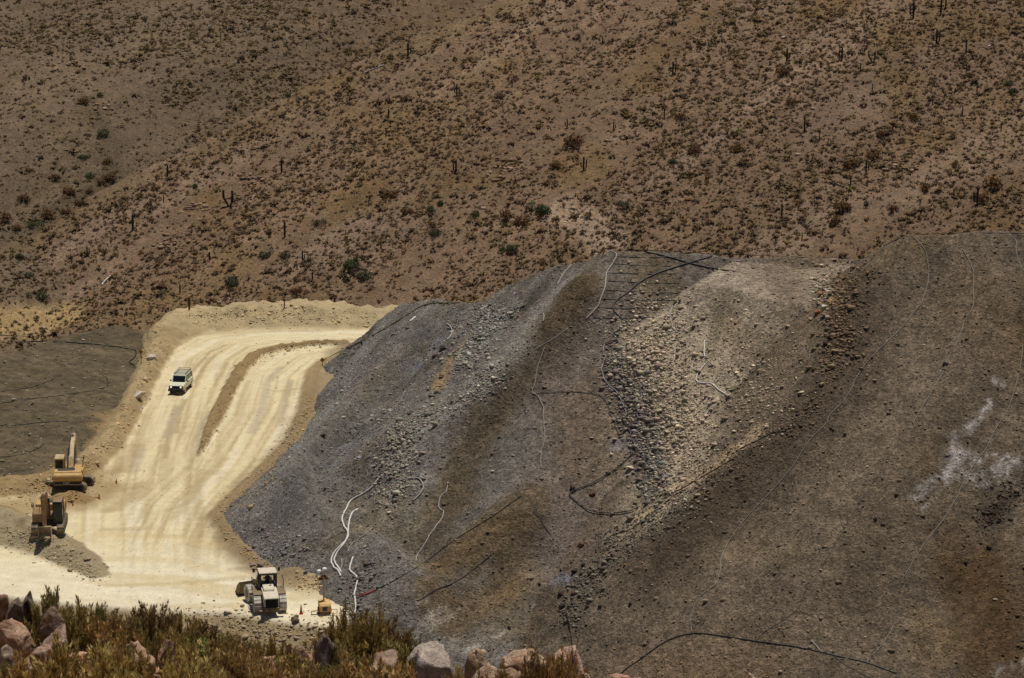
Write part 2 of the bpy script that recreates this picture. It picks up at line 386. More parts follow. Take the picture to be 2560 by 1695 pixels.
dkg = srgb(104, 91, 69) * .86; dv = fbm(X / 5, Y / 2.2, 71, 4)[..., None]
blend(dark_l * sstep(.1, 1.0, dL + .8 * rag), dkg * (1 + .38 * dv) * (1 + .55 * fbm(X / .55, Y / .6, 72, 3)[..., None]))
for s in ([(230, 985), (290, 985)], [(235, 960), (310, 955)]):
    pad.stroke(hp(DP(s), [pad]), 1.3, srgb(160, 132, 92), .55, .8, 2)
for s, a in (([(0, 1130), (100, 1125), (200, 1095)], .7), ([(0, 1180), (80, 1170), (160, 1165), (220, 1130)], .75)):
    pad.stroke(W0(s), 3.0, srgb(150, 124, 84), a, .7, 2, 1.0)
pad.stroke(W0([(690, 1380), (740, 1365), (780, 1390)]), 1.2, srgb(200, 180, 138), .6)
toe = W0([(660, 1345), (600, 1308), (556, 1265), (524, 1200), (600, 1110), (698, 1010), (750, 905), (785, 835), (812, 800)])
pad.stroke(toe, 2.0, srgb(146, 125, 94), .9, .6, 1.2)
pad.C = pad.C * np.array([.80, .80, .80])
SURF.append(pad)
pad.build('haul_road_pad', M_pad)

# ------------------------------------------------------------------ the great heap: tipped lifts lying at their angle of repose
heap = Terrain(np.arange(-46, 76, .22), np.arange(212, 346, .22))
X, Y = heap.X, heap.Y
def lift(line, zt, s, wob=1.0, seed=0):
    dd, ss, uu, tt = pdist(X, Y, line)
    zz = np.interp(tt, np.arange(len(line)), np.broadcast_to(zt, (len(line),)))
    s = np.interp(tt, np.arange(len(line)), np.broadcast_to(s, (len(line),)))
    return zz - s * (dd + wob * .9 * fbm(X / 9, Y / 9, 80 + seed, 3))
def wp(pts): return [tuple(aty_z(x * K, y * K, z)) for x, y, z in pts]
def aty_z(px, py, z): return atz(px, py, z)
ridge = np.array(wp([(820, 790, 3.2), (870, 745, 5.6), (920, 705, 8), (1000, 689, 11.5), (1120, 697, 14), (1180, 661, 17), (1260, 623, 20), (1340, 601, 22.8), (1410, 581, 25), (1560, 582, 25.1), (1720, 592, 25), (1970, 598, 25), (2300, 610, 25)]))
zA = lift(ridge[:, :2], ridge[:, 2], [.85, .85, .85, .82, .78, .74, .7, .68, .675, .675, .675, .675, .675], .4, 1)
# the tan lift with a flat top
Cp = np.array([(22, 280), (17.5, 273), (23.5, 267.5), (30, 264.5), (40, 262), (60, 262), (60, 282), (22, 280)], float)
dc = pdist(X, Y, Cp)[0]; dc = np.where(inpoly(X, Y, Cp), 0, dc)
zC = 24.6 - .1 * np.maximum(0, 279 - Y) * 0 - .84 * (np.maximum(0, dc + .5 * fbm(X / 4, Y / 4, 84, 3))) - .06 * np.clip(280 - Y, 0, 16)
TT = W0([(826, 1420), (740, 1372), (650, 1335), (556, 1262), (522, 1200), (596, 1110), (698, 1010), (748, 905), (782, 835)])[:, :2]
cv = np.array([9., 282.]) - TT; TL = TT + cv / np.linalg.norm(cv, axis=1)[:, None] * 6.5
TL[-1] = TT[-1] + np.array([3.5, .8]); TL[-2] = TT[-2] + np.array([5., 1.]); TL[-3] = TT[-3] + np.array([6., .5])
zT = lift(TL, np.array([4.2, 4.4, 4.5, 4.6, 4.7, 4.5, 4.0, 3.1, 2.3]), .66, .22, 5)
zA = np.maximum(zA, zT)
zD0 = np.array(wp([(2090, 541, 30), (2368, 540, 30.2), (2700, 545, 30)]))
zD = lift(zD0[:, :2], zD0[:, 2], .75, .8, 3)
Z = np.maximum(np.maximum(zA, zC), zD)
topm = np.argmax(np.stack([zA, zC, zD]), 0)
for _ in range(3):
    Z = (Z + np.roll(Z, 1, 0) + np.roll(Z, -1, 0) + np.roll(Z, 1, 1) + np.roll(Z, -1, 1)) / 5
heap.Z = Z
def relief(pts, h, wd):
    W_ = hp(DP(pts), [heap]); dd = pdist(X, Y, W_)[0]; heap.Z = heap.Z + h * (1 - sstep(0, wd, dd + .5 * fbm(X / 2.5, Y / 2.5, 88, 3)))
relief([(1330, 710), (1290, 760), (1150, 880), (1040, 950), (930, 1020)], 2.02, 5)
relief([(1190, 715), (1130, 770), (1070, 840), (1000, 920), (900, 1020), (840, 1120)], -1.55, 4.5)
relief([(1320, 760), (1210, 880), (1100, 1010), (1040, 1130)], -1.24, 5)
relief([(905, 790), (860, 860), (760, 1000), (660, 1120)], 1.08, 4)
relief([(1010, 790), (930, 870), (800, 1030)], -0.78, 4)
relief([(1210, 1160), (1080, 1270), (960, 1390)], 1.24, 4); relief([(1230, 1270), (1120, 1350), (1030, 1440)], -0.93, 3)
relief([(2030, 640), (1990, 700), (1960, 820), (1860, 980), (1640, 1150), (1480, 1290)], 0.93, 5)
relief([(2150, 680), (2120, 800), (1950, 1000), (1750, 1200)], -0.93, 6); relief([(2320, 720), (2200, 900), (2000, 1150), (1850, 1350)], 0.93, 6)
relief([(2368, 1150), (2270, 1220), (2200, 1380)], -1.24, 4)
Z = heap.Z
gx_, gy_ = np.gradient(Z, .22); gy__ = gx_; gx__ = gy_     # np.gradient: axis0 = y
sl = np.hypot(gx__, gy__) + 1e-6
rough = np.where(topm == 1, .15, .11)
_, qs, qu, qt = pdist(X, Y, ridge); ii = np.clip(qt, 0, len(ridge) - 1.001); nx_ = np.interp(ii, np.arange(len(ridge)), ridge[:, 0]); ny_ = np.interp(ii, np.arange(len(ridge)), ridge[:, 1])
qa = qs + 9 * np.unwrap(np.unwrap(np.arctan2(Y - ny_, X - nx_), axis=0), axis=1) * 0 + 9 * np.arctan2(X - nx_, ny_ - Y)
qd = np.hypot(X - nx_, Y - ny_)
_, rs, ru, rt = pdist(X, Y, zD0); jx = np.interp(rt, np.arange(3), zD0[:, 0]); jy = np.interp(rt, np.arange(3), zD0[:, 1]); ra = rs + 12 * np.arctan2(X - jx, jy - Y)
qa = np.where(topm == 2, ra + 300, qa); qd = np.where(topm == 2, np.hypot(X - jx, Y - jy), qd)
stk = fbm(qa / 1.3, qd / 16, 93, 4); stk2 = fbm(qa / 5, qd / 40, 94, 3)
near_top = sstep(.3, 2, np.abs(Z - 25))
Z = Z + (.35 * stk2 + .16 * stk + .2 * fbm(X / 4.5, Y / 4.5, 86, 3) + rough * fbm(X / .6, Y / .6, 87, 3)) * sstep(0, .4, sl)
heap.Z = np.maximum(Z, -24)
SURF.append(heap)
base = srgb(104, 94, 84); tan = srgb(143, 129, 111); dk = srgb(101, 88, 73); bl = srgb(112, 107, 100); och = srgb(106, 88, 58)
n1 = fbm(X / 7, Y / 7, 90, 4)[..., None]; n2 = fbm(X / 1.7, Y / 1.7, 91, 4)[..., None]
C = np.zeros(X.shape + (3,)) + base
kA = sstep(8, -8, X)[..., None] * .8; C = C * (1 - kA) + bl * kA
kC = (topm == 1)[..., None] * (1 - .0 * X[..., None]); C = C * (1 - kC) + tan * kC
kD = (topm == 2)[..., None]; C = C * (1 - kD) + dk * kD
kk = sstep(.05, .55, n1) * .45; C = C * (1 - kk) + och * kk
lay = fbm(Z / .45, X / 14 + Y / 14, 96, 3); bench = (topm != 1) * 1.0
C = C * (1 + .3 * n2) * (1 + .3 * stk[..., None]) * (1 + .22 * stk2[..., None]) * (1 + (.2 * lay * bench)[..., None])
heap.C = C
def hs(pts, wd, rgb, a, soft=.6, nf=.9, ns=1.2, patchy=0): heap.stroke(hp(pts, [heap]), wd, rgb, a, soft, ns, nf, seed=int(wd * 100) + len(pts), patchy=patchy)
hs(DP([(1345, 640), (1300, 700), (1250, 755)]), 1.6, srgb(108, 88, 58), .7)
hs(DP([(1200, 860), (1100, 1010), (1050, 1120), (1010, 1180)]), 1.6, och, .5)
hs(DP([(1020, 1310), (1100, 1240), (1230, 1160)]), 1.8, srgb(98, 78, 48), .65); hs(DP([(1000, 1400), (1110, 1400), (1180, 1360)]), 1.6, srgb(112, 86, 48), .5)
hs(DP([(1150, 1350), (1230, 1250), (1220, 1300)]), 1.2, srgb(80, 66, 48), .6)
hs(DP([(1010, 895), (1030, 850), (1060, 800), (1090, 770)]), .75, srgb(138, 116, 84), .85)
hs(DP([(960, 1010), (1040, 950), (1110, 900), (1160, 870)]), .45, srgb(164, 155, 142), .6); hs(DP([(910, 1000), (930, 1080), (900, 1150)]), .9, srgb(140, 132, 118), .45)
hs(DP([(1180, 720), (1130, 770), (1090, 830)]), 1.1, srgb(130, 126, 118), .5)
hs(DP([(1270, 700), (1330, 620), (1240, 700), (1150, 760)]), .5, srgb(122, 118, 114), .4)
wht = srgb(205, 196, 190)
for s, wd, a in (([(2120, 1140), (2150, 1125), (2190, 1100)], .8, .75), ([(2190, 1090), (2200, 1050), (2230, 1050)], .9, .8), ([(2230, 1060), (2300, 1060), (2368, 1070)], .6, .6),
                 ([(2240, 990), (2270, 960), (2290, 930)], .5, .7), ([(2200, 1010), (2240, 1000)], .5, .7), ([(2300, 880), (2320, 890)], .35, .6), ([(2210, 1010), (2205, 1060)], .6, .5), ([(2130, 1180), (2140, 1170)], .4, .4), ([(2310, 1550), (2368, 1530)], .8, .6), ([(2210, 1080), (2260, 1100), (2330, 1085)], 1.2, .35)):
    hs(DP(s), wd * .62, srgb(222, 214, 208), a * .85, .95, .8, 1.1, patchy=.45)
for s, wd, a in ((A7((620, 1140), (720, 1060), (800, 1040)), .28, .75), (A7((680, 1250), (800, 1180), (940, 1095)), .22, .75), (A7((720, 1290), (900, 1190), (1020, 1110)), .15, .7),
                 (A7((1080, 1390), (1180, 1320), (1290, 1275)), .35, .8), (A7((860, 1390), (930, 1350)), .15, .7), (A7((740, 1260), (850, 1200)), .3, .4)):
    hs(s, wd, srgb(180, 168, 156), a * .85, .9, 1.2, .8, patchy=.8)
blu = srgb(120, 124, 138)
for s in (B1((0, 1)), A6((1800, 1350), (1930, 1345)), A6((590, 880), (620, 870)), A6((700, 740), (730, 735)), A7((1650, 925), (1740, 915)), A6((160, 1360), (200, 1350)), A6((100, 1470), (130, 1450))):
    if len(s) > 1: hs(s, .5, blu, .5, .8)
hs(DP([(1500, 780), (1560, 830), (1600, 900), (1570, 1050), (1512, 1165)]), 2.9, srgb(178, 161, 136), .8, .8); hs(DP([(1480, 1190), (1530, 1160), (1620, 1100), (1740, 1010)]), 1.1, srgb(172, 150, 120), .85)
hs(DP([(1930, 600), (1900, 640), (1960, 610)]), .8, srgb(134, 118, 100), .6)
hs(DP([(1480, 900), (1500, 1000), (1510, 1080)]), 1.0, srgb(90, 86, 82), .7)
hs(DP([(1990, 640), (1955, 720), (1935, 800), (1900, 880)]), 1.2, srgb(76, 62, 48), .5)
hs(DP([(2250, 1330), (2300, 1400), (2300, 1500)]), 3.0, srgb(78, 58, 34), .8, .9); hs(DP([(2240, 700), (2320, 760)]), 3.5, srgb(98, 78, 54), .4, .9)
hs(DP([(1440, 1550), (1620, 1540), (1800, 1560)]), 2.0, srgb(120, 100, 80), .5, .9)
hs(DP([(1270, 860), (1350, 960), (1330, 1100), (1320, 1250)]), 3.4, srgb(112, 97, 86), .5, .9)
hs(DP([(1790, 620), (1840, 690), (1850, 770), (1800, 880)]), 2.8, srgb(116, 101, 84), .75, .9)
hs(DP([(1340, 650), (1240, 800), (1150, 930), (1080, 1080), (1010, 1240)]), 2.2, srgb(78, 66, 51), .7, .9)  # shade in the fold painted into the heap colour
hs(DP([(1300, 660), (1190, 800), (1120, 870), (1000, 970), (900, 1080)]), 1.3, srgb(146, 140, 130), .6, .9)  # lit flank left of the fold, lightened in the colour
hs(DP([(1425, 830), (1470, 960), (1500, 1080), (1500, 1160)]), 1.1, srgb(80, 75, 68), .7, .8)  # gully beside the scree, its shade painted in
hs(DP([(2010, 700), (1985, 860), (1820, 1030), (1660, 1165), (1530, 1280)]), 2.4, srgb(70, 57, 44), .7, .9)
hs(DP([(2140, 760), (2050, 950), (1900, 1130), (1760, 1300)]), 5, srgb(116, 102, 86), .4, 1)  # bulge of the right lobe modelled by a lighter colour
hs(DP([(2200, 1000), (2080, 1180), (1980, 1350)]), 2.4, srgb(84, 71, 56), .4, 1)
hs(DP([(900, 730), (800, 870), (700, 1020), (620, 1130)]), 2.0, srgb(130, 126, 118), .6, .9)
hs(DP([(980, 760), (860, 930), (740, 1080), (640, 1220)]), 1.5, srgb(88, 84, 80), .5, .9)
hs(DP([(2340, 1150), (2280, 1200)]), .4, srgb(52, 42, 34), .7)
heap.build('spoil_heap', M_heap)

# ------------------------------------------------------------------ near brow, valley floor
near = Terrain(np.arange(-40, 40.1, .12 * 2), np.concatenate([np.arange(-20, 40, 1.0), np.arange(40, 62, .15), np.arange(62, 190, 2.0)]))
X, Y = near.X, near.Y
YB = 57.0
bp_ = [aty(x * K, y * K, YB) for x, y in [(-400, 1330), (0, 1425), (150, 1462), (300, 1485), (450, 1500), (700, 1535), (860, 1556), (1000, 1572), (1440, 1572), (1500, 1605), (1750, 1640), (2368, 1740), (3000, 1800)]]
bx_ = [p[0] for p in bp_]; bz_ = [p[2] for p in bp_]
zb = np.interp(X, bx_, bz_)
t = np.clip(Y / YB, -1, 1)
zin = zb + (84.2 - zb) * (1 - t) ** 1.35
slope = np.where(Y < YB, zin, zb - .62 * (Y - YB) - .15 * np.clip(Y - YB, 0, 4))
near.Z = slope + .22 * fbm(X / 1.4, Y / 1.4, 101, 4) * sstep(10, 30, Y)
near.Z = np.maximum(near.Z, -24.5)
kk = sstep(-.2, .4, fbm(X / .9, Y / .9, 102, 4))[..., None]
near.C = srgb(140, 112, 84) * (1 - kk) + srgb(108, 88, 58) * kk
near.build('near_slope', M_near)
def nearhit(px, py): return hit(px, py, [near], 38, 60, 400)
gp = 4000; me = bpy.data.meshes.new('valley_ground')
me.from_pydata([(-gp, -gp, -23), (gp, -gp, -23), (gp, gp, -23), (-gp, gp, -23)], [], [(0, 1, 2, 3)])
set_col(me, srgb(120, 102, 84)); me.materials.append(M_hill); tag(link('valley_ground', me), kind='structure')

# ------------------------------------------------------------------ rock shapes
def ico(n):
    bm = bmesh.new(); bmesh.ops.create_icosphere(bm, subdivisions=n, radius=1)
    V = np.array([v.co[:] for v in bm.verts]); Fc = np.array([[v.index for v in f.verts] for f in bm.faces]); bm.free(); return V, Fc
def chip(V, r, cuts=9, depth=(.4, .85)):
    V = V.copy()
    for _ in range(cuts):
        n = r.normal(size=3); n /= np.linalg.norm(n); dd = r.uniform(*depth)
        k = V @ n; V -= np.where(k > dd, k - dd, 0)[:, None] * n
    return V
I1 = ico(1); I2 = ico(2); I4 = ico(4)
def rotmats(n, r):
    q = r.normal(size=(n, 4)); q /= np.linalg.norm(q, axis=1)[:, None]; a, b, c, d = q.T
    return np.stack([np.stack([1 - 2 * (c * c + d * d), 2 * (b * c - a * d), 2 * (b * d + a * c)], 1), np.stack([2 * (b * c + a * d), 1 - 2 * (b * b + d * d), 2 * (c * d - a * b)], 1), np.stack([2 * (b * d - a * c), 2 * (c * d + a * b), 1 - 2 * (b * b + c * c)], 1)], 1)
def rubble(name, P, size, cols, label, mtl=None, sink=.25, base=I1, cat='rubble', seed=1):
    r = np.random.default_rng(seed); n = len(P); vs = [chip(base[0], r, 7) for _ in range(10)]
    which = r.integers(0, 10, n); B = np.stack(vs)[which]                   # n,42,3
    B = B * (size[:, None, None] * r.uniform(.5, 1.4, (n, 1, 3))); B = np.einsum('nij,nvj->nvi', rotmats(n, r), B)
    B[..., 2] *= .62; B[..., 0] *= 1.2; B = B + P[:, None, :]; B[..., 2] += (size * (.5 - sink))[:, None]
    nv = base[0].shape[0]; Fc = (base[1][None] + (np.arange(n) * nv)[:, None, None]).reshape(-1, 3)
    cc = np.repeat(cols, nv, 0)
    return tag(link(name, np_mesh(name, B.reshape(-1, 3), Fc, mtl or M_rub, cc)), label, cat, kind='stuff')
def band_px(pts, wd, n, r):                    # random photo points around a line
    p = np.asarray(pts, float); seg = np.hypot(*(p[1:] - p[:-1]).T); cs = np.concatenate([[0], np.cumsum(seg)])
    s = r.uniform(0, cs[-1], n); i = np.clip(np.searchsorted(cs, s) - 1, 0, len(seg) - 1); t = ((s - cs[i]) / seg[i])[:, None]
    q = p[i] * (1 - t) + p[i + 1] * t; return q + r.normal(size=(n, 2)) * wd * .5
def vis(P):                                     # plan points -> is it inside the picture (with a margin)
    x, y = topx(P.T); return (x > -650) & (x < 3210) & (y > -260) & (y < 1900)

r = np.random.default_rng(21)
# stones spread over all of the heap
n = 62000; xy = np.stack([r.uniform(-34, 74, n), r.uniform(214, 335, n)], 1)
z = heap.z(xy[:, 0], xy[:, 1]); P = np.column_stack([xy, z]); zp = pad.z(xy[:, 0], xy[:, 1]); m = vis(P) & (z > zp + .1)
P = P[m]; cc = heap.c(P[:, 0], P[:, 1]); sz = np.exp(r.normal(math.log(.06), .5, len(P))).clip(.025, .3)
cl = cc * np.exp(r.normal(.22, .3, len(P)))[:, None]
li = r.random(len(P)) < .06; cl[li] = srgb(165, 152, 138); tn = r.random(len(P)) < .05; cl[tn] = srgb(150, 118, 80)
rubble('loose_stones', P, sz, cl, 'loose grey and brown stones scattered over the heap slopes')
# coarse bands where lifts meet
bands = [(DP([(1130, 740), (1100, 790), (1085, 840)]), 45, 700, .17, (140, 135, 124)), (DP([(1180, 720), (1140, 745), (1110, 770)]), 40, 300, .15, (140, 136, 126)), (DP([(1040, 740), (1170, 720)]), 25, 150, .15, (140, 132, 118)),
         (DP([(920, 960), (925, 1030), (915, 1090), (900, 1160)]), 50, 900, .16, (140, 133, 118)), (DP([(920, 990), (1010, 950), (1120, 890), (1170, 865)]), 26, 500, .13, (152, 144, 130)),
         (DP([(1420, 830), (1450, 900), (1480, 1000), (1510, 1080), (1510, 1140)]), 44, 1300, .17, (116, 109, 100)), (DP([(1540, 740), (1480, 800), (1500, 880), (1560, 950)]), 95, 2200, .15, (166, 150, 127)), (DP([(1560, 950), (1570, 1040), (1540, 1110)]), 80, 1300, .14, (166, 150, 127)),
         (DP([(1680, 800), (1780, 900), (1700, 960)]), 90, 600, .13, (166, 150, 127)),
         (DP([(1930, 640), (1950, 720), (1930, 800), (1915, 850)]), 42, 600, .19, (118, 98, 76)), (DP([(1900, 640), (1905, 700)]), 26, 120, .22, (165, 148, 124)), (DP([(1990, 620), (1960, 700), (1940, 820)]), 50, 380, .13, (108, 90, 70)),
         (DP([(1900, 930), (1800, 1000), (1700, 1060), (1600, 1140)]), 40, 520, .13, (104, 88, 70)), (DP([(1590, 1150), (1480, 1220), (1400, 1290)]), 40, 620, .15, (104, 95, 84)), (DP([(1390, 1300), (1340, 1380), (1310, 1440)]), 38, 420, .16, (104, 97, 86)),
         (DP([(860, 1300), (820, 1380), (815, 1440)]), 26, 250, .16, (120, 112, 104)), (DP([(700, 1260), (620, 1290), (600, 1230)]), 50, 260, .15, (118, 112, 110)), (DP([(1020, 800), (1030, 870), (960, 1000)]), 22, 60, .2, (120, 108, 92)),
         (DP([(720, 930), (640, 1070), (560, 1170)]), 22, 300, .13, (150, 130, 100)), (DP([(820, 1000), (760, 1090)]), 60, 250, .13, (112, 108, 106)), (DP([(2350, 1130), (2280, 1210)]), 30, 80, .15, (80, 70, 60)), (DP([(870, 820), (820, 860), (780, 930)]), 40, 250, .13, (125, 120, 116))]
PP, SS, CC = [], [], []
for pts, wd, nn_, s0, rgb in bands:
    nn_ = int(nn_ * 1.9); q = band_px(pts, wd * K * 1.1, nn_, r); p = hit(q[:, 0], q[:, 1], [heap, pad]); PP.append(p)
    SS.append(np.exp(r.normal(math.log(s0 * .52), .55, nn_)).clip(.04, .4)); CC.append(1.15 * srgb(*rgb) * np.exp(r.normal(-.05, .3, nn_))[:, None] * (1 + r.normal(0, .05, (nn_, 3))))
rubble('coarse_rubble', np.concatenate(PP), np.concatenate(SS), np.concatenate(CC), 'coarse angular rubble lying along the foot of each tipped lift', seed=2)
# stones on berms, bank, dark lobe
PP, SS, CC = [], [], []
for pts, wd, nn_, s0, rgb in [(DP([(60, 1120), (190, 1085), (245, 1035), (285, 975), (325, 900), (352, 840), (374, 785)]), 26, 900, .1, (165, 142, 106)), (DP([(430, 735), (560, 728), (700, 728), (860, 735)]), 24, 700, .11, (190, 170, 132)),
                              (DP([(470, 1040), (512, 940), (545, 880), (590, 825), (700, 800), (780, 796)]), 14, 450, .09, (148, 124, 88)), (DP([(600, 1312), (530, 1225), (500, 1195), (610, 1092), (690, 1010), (716, 900)]), 18, 450, .1, (165, 138, 96)),
                              (DP([(0, 1225), (130, 1272), (225, 1330)]), 34, 500, .11, (160, 145, 115)), (DP([(450, 1440), (650, 1460), (790, 1460)]), 45, 700, .11, (150, 134, 106)), (DP([(690, 1345), (800, 1352)]), 22, 250, .1, (165, 140, 100)), (DP([(0, 1140), (150, 1150), (230, 1110)]), 40, 400, .09, (150, 125, 88))]:
    nn_ = int(nn_ * 1.5); q = band_px(pts, wd * K, nn_, r); p = hit(q[:, 0], q[:, 1], [pad]); PP.append(p)
    SS.append(np.exp(r.normal(math.log(s0 * .6), .5, nn_)).clip(.03, .35)); CC.append(1.2 * srgb(*rgb) * np.exp(r.normal(0, .22, nn_))[:, None])
for pts, wd, nn_ in ((DP([(335, 1280), (338, 1150), (362, 1020), (402, 900), (440, 830), (510, 788), (640, 772), (830, 768)]), 120, 500), (DP([(440, 1260), (565, 1080), (640, 960), (668, 870), (725, 828)]), 110, 400), (DP([(100, 1370), (350, 1380), (600, 1350)]), 110, 350)):
    q = band_px(pts, wd * K, nn_, r); p = hit(q[:, 0], q[:, 1], [pad]); PP.append(p); SS.append(np.exp(r.normal(math.log(.035), .5, nn_)).clip(.015, .16)); CC.append(srgb(176, 156, 118) * np.exp(r.normal(0, .25, nn_))[:, None])
nn_ = 5200; q = np.column_stack([r.uniform(-40, 470, nn_), r.uniform(770, 1240, nn_)]); p = hit(q[:, 0], q[:, 1], [pad]); m = inpoly(q[:, 0], q[:, 1], DP([(0, 775), (180, 745), (400, 720), (340, 830), (250, 960), (180, 1060), (0, 1120)]))
p = p[m]; PP.append(p); SS.append(np.exp(r.normal(math.log(.06), .5, len(p))).clip(.03, .25)); CC.append(1.25 * srgb(106, 98, 82) * np.exp(r.normal(0, .45, len(p)))[:, None])
rubble('berm_stones', np.concatenate(PP), np.concatenate(SS), np.concatenate(CC), 'small stones strewn over the road berms and the dark lobe', seed=3)

n = 1500; q = np.column_stack([r.uniform(-80, 75, n), r.uniform(355, 460, n)]); k = fbm(q[:, 0] / 6, q[:, 1] / 6, 140, 3) + r.normal(0, .2, n) > .15; q = q[k]
P = np.column_stack([q, hill.z(q[:, 0], q[:, 1])]); sz = np.exp(r.normal(math.log(.1), .5, len(P))).clip(.04, .45); cl = srgb(160, 138, 118) * np.exp(r.normal(0, .25, len(P)))[:, None]; w_ = r.random(len(P)) < .15; cl[w_] = srgb(205, 196, 184)
for cx, cy, m_ in ((1275, 415, 26), (1235, 432, 26), (1560, 345, 12), (485, 520, 20), (640, 455, 18), (430, 610, 18), (160, 160, 20), (240, 268, 14), (2240, 420, 20), (1930, 430, 16)):
    g = np.column_stack([r.normal(cx, 22, m_), r.normal(cy, 9, m_)]); P = np.concatenate([P, hit(g[:, 0], g[:, 1], [hill])]); sz = np.concatenate([sz, r.uniform(.1, .45, m_)]); cl = np.concatenate([cl, srgb(150, 124, 102) * r.uniform(.8, 1.2, (m_, 1))])
rubble('hill_stones', P, sz, cl, 'pale stones and small outcrops showing between the hillside tussocks', seed=8)
# ------------------------------------------------------------------ single boulders
def pct(px, py): return '%d%% across, %d%% down the photo' % (round(px / 25.6), round(py / 16.95))
def boulder(name, loc, dims, rgb, label, cat='boulder', group=None, seed=0, sink=.3, rgb2=None, base=I4, rz=None, tilt=.15):
    rr = np.random.default_rng(seed + 500); V = base[0].copy(); nb_ = np.array([mnoise.fractal(Vector(v * 1.3 + seed * 2.7), 1.0, 2.0, 3) for v in V]); V = V * (1 + .28 * nb_)[:, None]
    for ax in range(3):
        for sg in (-1, 1):
            n0 = rr.normal(0, .42, 3); n0[ax] += sg; n0 /= np.linalg.norm(n0); kk_ = V @ n0; dd_ = rr.uniform(.52, .9); V -= np.where(kk_ > dd_, kk_ - dd_, 0)[:, None] * n0
    V = chip(V, rr, 7, (.5, .85))
    nz = np.array([mnoise.fractal(Vector(v * 2.2 + seed), 1.0, 2.0, 4) for v in V]); nrm = V / (np.linalg.norm(V, axis=1)[:, None] + 1e-9)
    nz2 = np.array([mnoise.fractal(Vector(v * 6 + seed), 1.0, 2.0, 3) for v in V]); V = V + nrm * (nz * .07 - np.abs(nz2) * .07)[:, None]
    V = V * (np.array(dims) / 2) / np.abs(V).max(0)
    kz = np.array([mnoise.fractal(Vector(v / max(dims) * 4 + seed * 3.1), 1.0, 2.0, 4) for v in V])
    k = sstep(-.15, .35, kz)[:, None]; c = np.asarray(rgb) * (1 - k) + (np.asarray(rgb2) if rgb2 is not None else np.asarray(rgb) * .72) * k
    o = link(name, np_mesh(name, V, base[1], M_boul, c)); o.location = (loc[0], loc[1], loc[2] + dims[2] * (.5 - sink))
    o.rotation_euler = (rr.normal() * tilt, rr.normal() * tilt, rr.uniform(0, 6.28) if rz is None else rz)
    return tag(o, label, cat, group)
GB = 'boulders lying on the spoil heap'
i = 0
